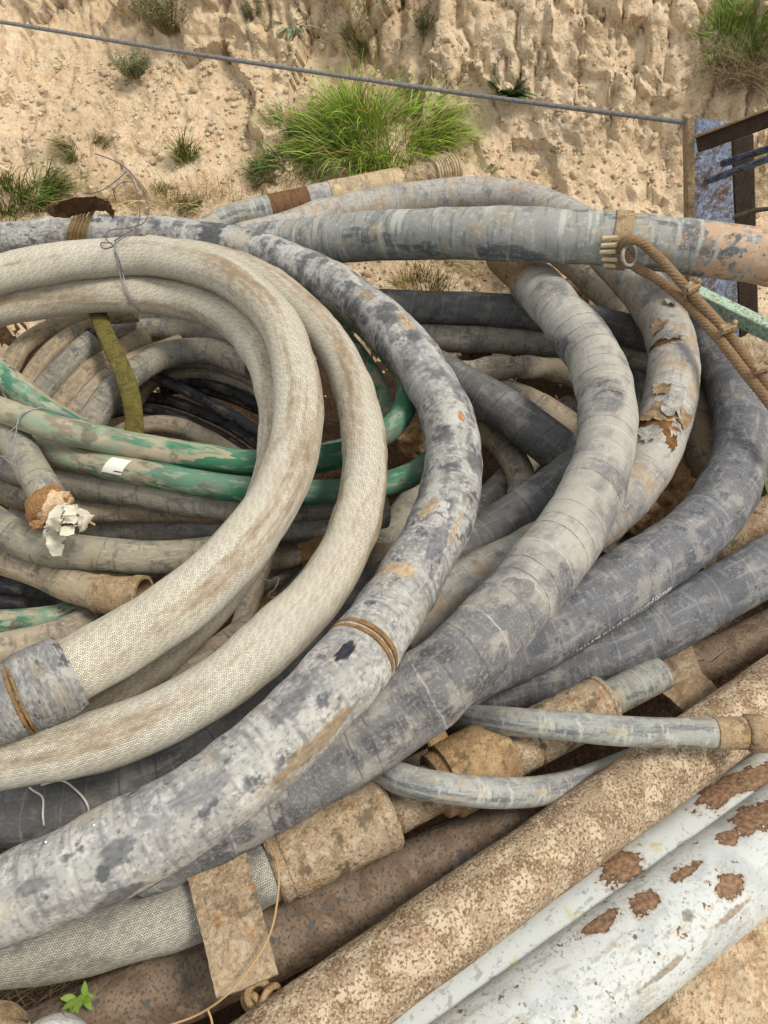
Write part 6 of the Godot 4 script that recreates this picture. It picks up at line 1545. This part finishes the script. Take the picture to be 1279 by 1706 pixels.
func rope_clip(parent, at: Vector3, along_dir: Vector3, facing: Vector3):
	var z := along_dir.normalized()
	var y := (facing - z * facing.dot(z)).normalized()
	var x := y.cross(z)
	var clip := part(slab_mesh(at + y * .021, x, y, z, Vector3(.024, .011, .011), .004, .004, 2), "rope_clip", "tan_steel", parent)
	var u := []
	for i in 9:
		var an := PI * i / 8.0
		u.append(at + x * cos(an) * .022 - y * (sin(an) * .024 - .03 * (1.0 if i == 0 or i == 8 else 0.0)))
	part(wire_mesh(u, .0045, 8), "u_bolt", "tan_steel", clip)
	for sgn in [-1, 1]: part(lumpy_ball(Vector3(.008, .007, .008), 2.0 + sgn, .3, 20.0, 8, 10), "nut", "tan_steel", clip).position = at + x * .018 * sgn + y * .035

func build_rope():
	var view := Vector3(0, .72, .69)
	var d := hose_path("H1")
	var s: float = 1.401
	var t := thing("pipe_clamp", "steel clamp with pale stubs and an eye ring round the straight hose", "clamp")
	part(sleeve(d, [Vector2(s - .032, .08), Vector2(s - .03, .0885), Vector2(s + .02, .0895), Vector2(s + .022, .08)], {"seg": 48, "lump": .002}), "band", "tan_steel", t)
	for q in [[Vector3(0.655, 0.644, -2.215), Vector3(0.704, 0.652, -2.205)], [Vector3(0.654, 0.626, -2.207), Vector3(0.703, 0.634, -2.197)], [Vector3(0.654, 0.606, -2.205), Vector3(0.702, 0.615, -2.193)], [Vector3(0.666, 0.582, -2.206), Vector3(0.712, 0.589, -2.191)], [Vector3(0.678, 0.559, -2.214), Vector3(0.715, 0.564, -2.199)]]:
		part(beam_mesh(q[0], q[1], Vector3.UP, .013, .013, .004), "stub", "pale_clay", t)
	placed(part(torus(.030, .006), "eye_ring", "galvanised", t), Vector3(0.740, 0.609, -2.179), Vector3(.55, .45, .7))
	t = thing("wire_rope", "rusty twisted wire rope looped through the clamp ring on the straight hose", "rope")
	part(rope_mesh([Vector3(0.751, 0.590, -2.187), Vector3(0.722, 0.621, -2.192), Vector3(0.720, 0.653, -2.184), Vector3(0.759, 0.655, -2.175), Vector3(0.806, 0.624, -2.162), Vector3(0.832, 0.620, -2.076), Vector3(0.880, 0.585, -2.022), Vector3(0.924, 0.560, -1.941), Vector3(0.962, 0.540, -1.858), Vector3(0.986, 0.530, -1.733), Vector3(1.012, 0.520, -1.614), Vector3(1.049, 0.500, -1.484)], .0145, .09), "strand_loop", "rope_wire", t)
	part(rope_mesh([Vector3(0.742, 0.602, -2.190), Vector3(0.770, 0.569, -2.182), Vector3(0.824, 0.560, -2.125), Vector3(0.875, 0.550, -2.032), Vector3(0.909, 0.540, -1.938), Vector3(0.938, 0.530, -1.841), Vector3(0.965, 0.520, -1.719), Vector3(0.993, 0.510, -1.602), Vector3(1.032, 0.490, -1.468)], .0145, .09), "return_strand", "rope_wire", t)
	for q in [[Vector3(0.887, 0.585, -2.006), Vector3(0.849, 0.600, -2.088)], [Vector3(0.950, 0.550, -1.846), Vector3(0.924, 0.560, -1.941)], [Vector3(0.986, 0.540, -1.675), Vector3(0.964, 0.550, -1.762)]]:
		rope_clip(t, q[0], q[0] - q[1], view)

func tie(called: String, label: String, mats: String, r: float, runs: Array, category := "wire"):
	var t := thing(called, label, category)
	for q in runs: part(wire_mesh(q, r, 7), "strand", mats, t)

func build_odds():
	# tan plate and chain under the chalky hose
	tag(part(plate_mesh([[Vector3(-0.386, 0.350, -0.554), Vector3(-0.289, 0.350, -0.614)], [Vector3(-0.342, 0.365, -0.481), Vector3(-0.252, 0.365, -0.538)], [Vector3(-0.296, 0.365, -0.378), Vector3(-0.205, 0.365, -0.421)], [Vector3(-0.263, 0.345, -0.294), Vector3(-0.170, 0.345, -0.329)]], .008, .003, 12, .0015), "steel_plate", "steel_plate"), "rust-pitted tan steel plate lying over the braided hose near the bottom", "plate")
	tag(part(plate_mesh([[Vector3(0.614, 0.200, -1.012), Vector3(0.733, 0.200, -1.060)], [Vector3(0.618, 0.235, -0.911), Vector3(0.720, 0.235, -0.961)], [Vector3(0.697, 0.160, -0.886), Vector3(0.786, 0.160, -0.956)]], .008, .004, 10, .004), "bent_bracket", "steel_plate"), "bent tan steel bracket under the lower blue-grey hose", "bracket")
	var ch := thing("rusty_chain", "short piece of rusty chain at the lower end of the tan plate", "chain")
	placed(part(torus(.018, .006), "link", "steel_rusty", ch), Vector3(-0.204, 0.300, -0.309), Vector3(.3, .9, .4))
	placed(part(torus(.018, .006), "link", "steel_rusty", ch), Vector3(-0.185, 0.300, -0.305), Vector3(.8, .3, .5))
	placed(part(torus(.017, .006), "link", "steel_rusty", ch), Vector3(-0.214, 0.290, -0.299), Vector3(-.5, .5, .8))
	# cords and wires
	tie("tan_string", "frayed tan cord hanging over the rusty coupling and the plate", "cord", .0019, [[Vector3(-0.227, 0.360, -0.549), Vector3(-0.192, 0.400, -0.506), Vector3(-0.175, 0.410, -0.461), Vector3(-0.176, 0.390, -0.416), Vector3(-0.185, 0.380, -0.374), Vector3(-0.208, 0.375, -0.334), Vector3(-0.241, 0.370, -0.296), Vector3(-0.291, 0.330, -0.276), Vector3(-0.347, 0.320, -0.260)], [Vector3(-0.277, 0.335, -0.282), Vector3(-0.269, 0.330, -0.268), Vector3(-0.264, 0.320, -0.246)]], "cord")
	tie("tie_wire", "thin wire tied round the two upper braided loops with a long tangled end", "wire", .0017, [
		[Vector3(-0.771, 0.674, -2.163), Vector3(-0.787, 0.669, -2.135), Vector3(-0.777, 0.636, -2.108), Vector3(-0.777, 0.586, -2.108), Vector3(-0.767, 0.559, -2.082), Vector3(-0.751, 0.512, -2.063), Vector3(-0.741, 0.482, -2.072)],
		[Vector3(-0.762, 0.670, -2.178), Vector3(-0.779, 0.673, -2.143), Vector3(-0.786, 0.653, -2.117), Vector3(-0.784, 0.601, -2.103), Vector3(-0.776, 0.562, -2.086), Vector3(-0.760, 0.504, -2.065)]])
	tie("tangled_wire", "loose grey wire ends curling up behind the tied braided loops", "wire_dark", .0018, [
		[Vector3(-0.795, 0.671, -2.133), Vector3(-0.804, 0.700, -2.076), Vector3(-0.796, 0.690, -2.063), Vector3(-0.765, 0.700, -2.058), Vector3(-0.781, 0.720, -2.061), Vector3(-0.799, 0.700, -2.152), Vector3(-0.768, 0.680, -2.209), Vector3(-0.738, 0.660, -2.281), Vector3(-0.740, 0.660, -2.372), Vector3(-0.763, 0.680, -2.435), Vector3(-0.802, 0.700, -2.510), Vector3(-0.830, 0.720, -2.536), Vector3(-0.889, 0.720, -2.603), Vector3(-0.968, 0.720, -2.663)],
		[Vector3(-0.788, 0.674, -2.142), Vector3(-0.752, 0.700, -2.123), Vector3(-0.739, 0.680, -2.224), Vector3(-0.753, 0.680, -2.328), Vector3(-0.772, 0.700, -2.402), Vector3(-0.814, 0.720, -2.498)],
		[Vector3(-0.943, 0.700, -2.402), Vector3(-0.892, 0.710, -2.388), Vector3(-0.851, 0.720, -2.430), Vector3(-0.829, 0.720, -2.522)],
		[Vector3(-0.950, 0.550, -2.696), Vector3(-0.933, 0.600, -2.660), Vector3(-0.901, 0.620, -2.676), Vector3(-0.860, 0.620, -2.671)]])
	tie("binding_wire", "pale wire bound round the upper green hose at the left", "wire", .0017, [
		[Vector3(-0.760, 0.550, -1.482), Vector3(-0.795, 0.556, -1.493), Vector3(-0.839, 0.560, -1.504), Vector3(-0.867, 0.572, -1.478), Vector3(-0.886, 0.556, -1.460), Vector3(-0.880, 0.550, -1.420), Vector3(-0.878, 0.540, -1.382), Vector3(-0.869, 0.540, -1.350)],
		[Vector3(-0.761, 0.556, -1.472), Vector3(-0.804, 0.558, -1.493), Vector3(-0.841, 0.566, -1.497), Vector3(-0.870, 0.570, -1.472), Vector3(-0.888, 0.548, -1.457), Vector3(-0.898, 0.550, -1.420), Vector3(-0.899, 0.550, -1.403), Vector3(-0.888, 0.540, -1.382), Vector3(-0.871, 0.540, -1.356)],
		[Vector3(-0.919, 0.520, -1.372), Vector3(-0.893, 0.530, -1.361), Vector3(-0.875, 0.540, -1.360), Vector3(-0.886, 0.530, -1.357), Vector3(-0.899, 0.530, -1.361), Vector3(-0.882, 0.520, -1.351), Vector3(-0.852, 0.520, -1.330)]])
	tie("white_wire", "white wire hoops over the dark hose at the lower left", "label_white", .0019, [
		[Vector3(-0.657, 0.363, -0.629), Vector3(-0.646, 0.366, -0.621), Vector3(-0.626, 0.364, -0.609), Vector3(-0.622, 0.349, -0.580), Vector3(-0.618, 0.316, -0.555), Vector3(-0.513, 0.558, -0.455)],
		[Vector3(-0.639, 0.360, -0.635), Vector3(-0.602, 0.364, -0.642), Vector3(-0.570, 0.366, -0.624), Vector3(-0.545, 0.357, -0.601), Vector3(-0.539, 0.329, -0.575), Vector3(-0.441, 0.572, -0.475)]])
	tie("loose_wire", "loose grey wire end in the gap between the braided strands", "wire", .0018, [[Vector3(-0.294, 0.330, -1.157), Vector3(-0.263, 0.340, -1.138), Vector3(-0.245, 0.350, -1.144), Vector3(-0.250, 0.340, -1.120), Vector3(-0.266, 0.330, -1.107), Vector3(-0.264, 0.320, -1.104), Vector3(-0.242, 0.320, -1.111)]])
	tie("fine_wire", "fine wire sticking out of the thin black hoses in the ring", "wire", .0012, [[Vector3(-0.378, 0.240, -1.754), Vector3(-0.370, 0.260, -1.763), Vector3(-0.350, 0.280, -1.762), Vector3(-0.322, 0.300, -1.751)]])
	# olive webbing strap over the hoses inside the ring
	var c := []
	for q in [Vector3(-0.941, 0.440, -2.226), Vector3(-0.891, 0.440, -2.119), Vector3(-0.849, 0.430, -2.031), Vector3(-0.797, 0.410, -1.933), Vector3(-0.756, 0.385, -1.854), Vector3(-0.737, 0.350, -1.803), Vector3(-0.731, 0.310, -1.764), Vector3(-0.731, 0.270, -1.716), Vector3(-0.745, 0.220, -1.681)]: c.append_array([q.x, q.y, q.z, .027])
	var st := thing("webbing_strap", "olive webbing strap hanging down over the hoses inside the ring", "strap")
	part(tube(dense(c), {"ell": Vector2(1.0, .42), "seg": 28, "lump": .002, "c0": grey(.85), "c1": grey(1.1)}), "webbing", "olive", st)
	# torn rubber strip behind the top of the ring
	tag(part(plate_mesh([[Vector3(-1.119, 0.620, -2.503), Vector3(-1.121, 0.600, -2.493)], [Vector3(-1.065, 0.640, -2.445), Vector3(-1.101, 0.580, -2.492)], [Vector3(-1.022, 0.660, -2.440), Vector3(-1.056, 0.580, -2.488)], [Vector3(-0.978, 0.670, -2.444), Vector3(-1.010, 0.590, -2.493)], [Vector3(-0.929, 0.670, -2.449), Vector3(-0.962, 0.600, -2.502)], [Vector3(-0.889, 0.650, -2.450), Vector3(-0.916, 0.600, -2.493)], [Vector3(-0.881, 0.610, -2.472), Vector3(-0.903, 0.580, -2.484)]], .009, .012, 6, .010), "rubber_strip", "rust_dark"), "torn dark brown rubber strip sticking up behind the ring", "rubber strip")
	var bark := thing("bark_binding", "bundle of dry bark fibres bound over the grey hose behind the ring", "binding")
	for k in 16:
		var o := Vector3((k - 8) * .0042, .003 * sin(k * 2.1), .0)
		part(wire_mesh([Vector3(-1.014, 0.560, -2.612) + o * .8, Vector3(-1.049, 0.525, -2.623) + o, Vector3(-1.064, 0.499, -2.584) + o, Vector3(-1.080, 0.460, -2.571) + o * 1.1], .0026 + .0008 * sin(k * 5.0), 6), "fibre", "dry_bark", bark)
	# muddy plastic on the hose end
	var d := hose_path("Q")
	var e: float = d.len
	var q_thing = get_node("capped_hose")
	part(sleeve(d, [Vector2(e - .012, .036), Vector2(e - .008, .046), Vector2(e + .008, .050), Vector2(e + .022, .048), Vector2(e + .032, .040), Vector2(e + .034, .0)], {"seg": 44, "lump": .026, "freq": 11.0}), "mud_collar", "mud", q_thing)
	var cap := part(sleeve(d, [Vector2(e + .006, .030), Vector2(e + .012, .042), Vector2(e + .024, .042), Vector2(e + .040, .034), Vector2(e + .048, .020), Vector2(e + .05, .0)], {"seg": 48, "lump": .034, "freq": 16.0, "seed": 3.0}), "plastic_wrap", "plastic_dirty", q_thing)
	for f in [
		[[Vector3(-0.748, 0.500, -1.150), Vector3(-0.707, 0.500, -1.165)], [Vector3(-0.738, 0.490, -1.117), Vector3(-0.699, 0.490, -1.122)], [Vector3(-0.725, 0.470, -1.100), Vector3(-0.705, 0.470, -1.103)]],
		[[Vector3(-0.683, 0.540, -1.178), Vector3(-0.664, 0.520, -1.193)], [Vector3(-0.655, 0.555, -1.138), Vector3(-0.642, 0.520, -1.160)], [Vector3(-0.660, 0.540, -1.114), Vector3(-0.651, 0.510, -1.134)]],
		[[Vector3(-0.723, 0.550, -1.171), Vector3(-0.690, 0.550, -1.186)], [Vector3(-0.717, 0.555, -1.131), Vector3(-0.679, 0.570, -1.131)], [Vector3(-0.738, 0.510, -1.138), Vector3(-0.696, 0.530, -1.123)]],
		[[Vector3(-0.693, 0.560, -1.169), Vector3(-0.669, 0.545, -1.187)], [Vector3(-0.674, 0.575, -1.126), Vector3(-0.651, 0.565, -1.135)], [Vector3(-0.686, 0.545, -1.130), Vector3(-0.657, 0.550, -1.122)]],
		[[Vector3(-0.696, 0.540, -1.131), Vector3(-0.661, 0.540, -1.134)], [Vector3(-0.685, 0.535, -1.115), Vector3(-0.658, 0.530, -1.123)], [Vector3(-0.691, 0.500, -1.126), Vector3(-0.672, 0.500, -1.126)]]]:
		part(plate_mesh(f, .001, .014, 9, .010), "plastic_fold", "plastic", cap)
	for k in [[Vector3(-0.716, 0.530, -1.162), .007], [Vector3(-0.691, 0.535, -1.164), .009], [Vector3(-0.698, 0.520, -1.146), .006], [Vector3(-0.785, 0.470, -1.198), .015]]:
		part(lumpy_ball(Vector3(k[1], k[1] * .6, k[1]), k[1] * 900, .8, 22.0, 10, 14), "mud_clot", "mud", cap).position = k[0]
	part(wire_mesh([Vector3(-0.704, 0.470, -1.219), Vector3(-0.675, 0.470, -1.208), Vector3(-0.659, 0.460, -1.204)], .003, 6), "straw_stalk", "cord", q_thing)
	# pipe ends at the bottom left corner
	c = []
	for q in [[Vector3(-0.454, 0.330, -0.064), .052], [Vector3(-0.506, 0.330, -0.237), .052], [Vector3(-0.512, 0.330, -0.259), .046], [Vector3(-0.515, 0.330, -0.270), .026]]: c.append_array([q[0].x, q[0].y, q[0].z, q[1]])
	tag(part(tube(dense(c), {"seg": 32, "lump": .002}), "white_pipe", "whitepipe_end"), "rounded white pipe end at the bottom left corner", "pipe", "pipes lying in the heap")
	c = []
	for q in [[Vector3(-0.550, 0.360, -0.063), .07], [Vector3(-0.594, 0.360, -0.232), .07], [Vector3(-0.596, 0.360, -0.262), .058], [Vector3(-0.597, 0.360, -0.283), .03]]: c.append_array([q[0].x, q[0].y, q[0].z, q[1]])
	tag(part(tube(dense(c), {"seg": 32, "lump": .004}), "tan_pipe", "tan_steel"), "rounded tan pipe end in the bottom left corner", "pipe", "pipes lying in the heap")
	# stones and rags in the gaps
	rock("stone", "brown stone between the peeling and the printed hose, the uppermost", Vector3(0.865, 0.140, -1.675), Vector3(.07, .04, .05), 1.0, "clay_mass")
	rock("stone", "brown stone just below the cut tan hose end", Vector3(0.802, 0.140, -1.599), Vector3(.06, .035, .05), 2.0, "clay_mass")
	rock("stone", "reddish stone wedged low between the peeling and the printed hose", Vector3(0.729, 0.150, -1.524), Vector3(.07, .04, .05), 3.0, "clay_mass")
	rock("clay_lump", "pale brown lump between the outer braided hose and the chalky hose", Vector3(0.095, 0.160, -1.844), Vector3(.05, .04, .06), 4.0, "clay_mass")
	rock("clay_lump", "pale brown lump beside the thin tan hose in the braided gap", Vector3(-0.266, 0.160, -1.178), Vector3(.06, .04, .05), 5.0, "clay_mass")
	tag(part(plate_mesh([[Vector3(-0.209, 0.330, -1.265), Vector3(-0.141, 0.330, -1.295)], [Vector3(-0.191, 0.350, -1.190), Vector3(-0.142, 0.350, -1.199)], [Vector3(-0.187, 0.300, -1.181), Vector3(-0.151, 0.300, -1.185)]], .012, .012, 10, .008), "rag", "mud"), "tan rag stuffed between the two braided strands", "rag")


func _ready():
	rng.seed = 11
	lump_noise.seed = 4
	lump_noise.frequency = 0.05
	lump_noise.fractal_octaves = 3
	tint_noise.seed = 9
	tint_noise.frequency = 0.05
	tint_noise.fractal_octaves = 4
	# ---- camera
	var cam := Camera3D.new()
	cam.name = "camera"
	cam.fov = 67.0
	cam.position = Vector3(0, 1.75, 0)
	cam.rotation_degrees = Vector3(-46, 0, 0)
	cam.near = 0.05
	cam.far = 200.0
	add_child(cam)
	cam.current = true
	# ---- sky and soft daylight
	var env := Environment.new()
	env.background_mode = Environment.BG_SKY
	var sm := ProceduralSkyMaterial.new()
	sm.sky_top_color = Color(0.86, 0.865, 0.87)
	sm.sky_horizon_color = Color(0.90, 0.90, 0.89)
	sm.sky_curve = 0.2
	sm.ground_bottom_color = Color(0.42, 0.36, 0.28)
	sm.ground_horizon_color = Color(0.60, 0.55, 0.48)
	sm.sun_angle_max = 1.0
	var sky := Sky.new()
	sky.sky_material = sm
	env.sky = sky
	env.tonemap_mode = Environment.TONE_MAPPER_LINEAR
	env.tonemap_exposure = 1.36
	env.sdfgi_enabled = true
	env.ssao_enabled = true
	env.ssil_enabled = true
	var we := WorldEnvironment.new()
	we.environment = env
	we.name = "world_environment"
	add_child(we)
	var sun := DirectionalLight3D.new()
	sun.name = "sun"
	sun.light_energy = 0.75
	sun.light_color = Color(1.0, 0.965, 0.915)
	sun.light_angular_distance = 16.0
	sun.shadow_enabled = true
	sun.rotation_degrees = Vector3(-58, 75, 0)
	add_child(sun)
	make_textures()
	make_materials()
	build_setting()
	build_hoses()
	build_details()
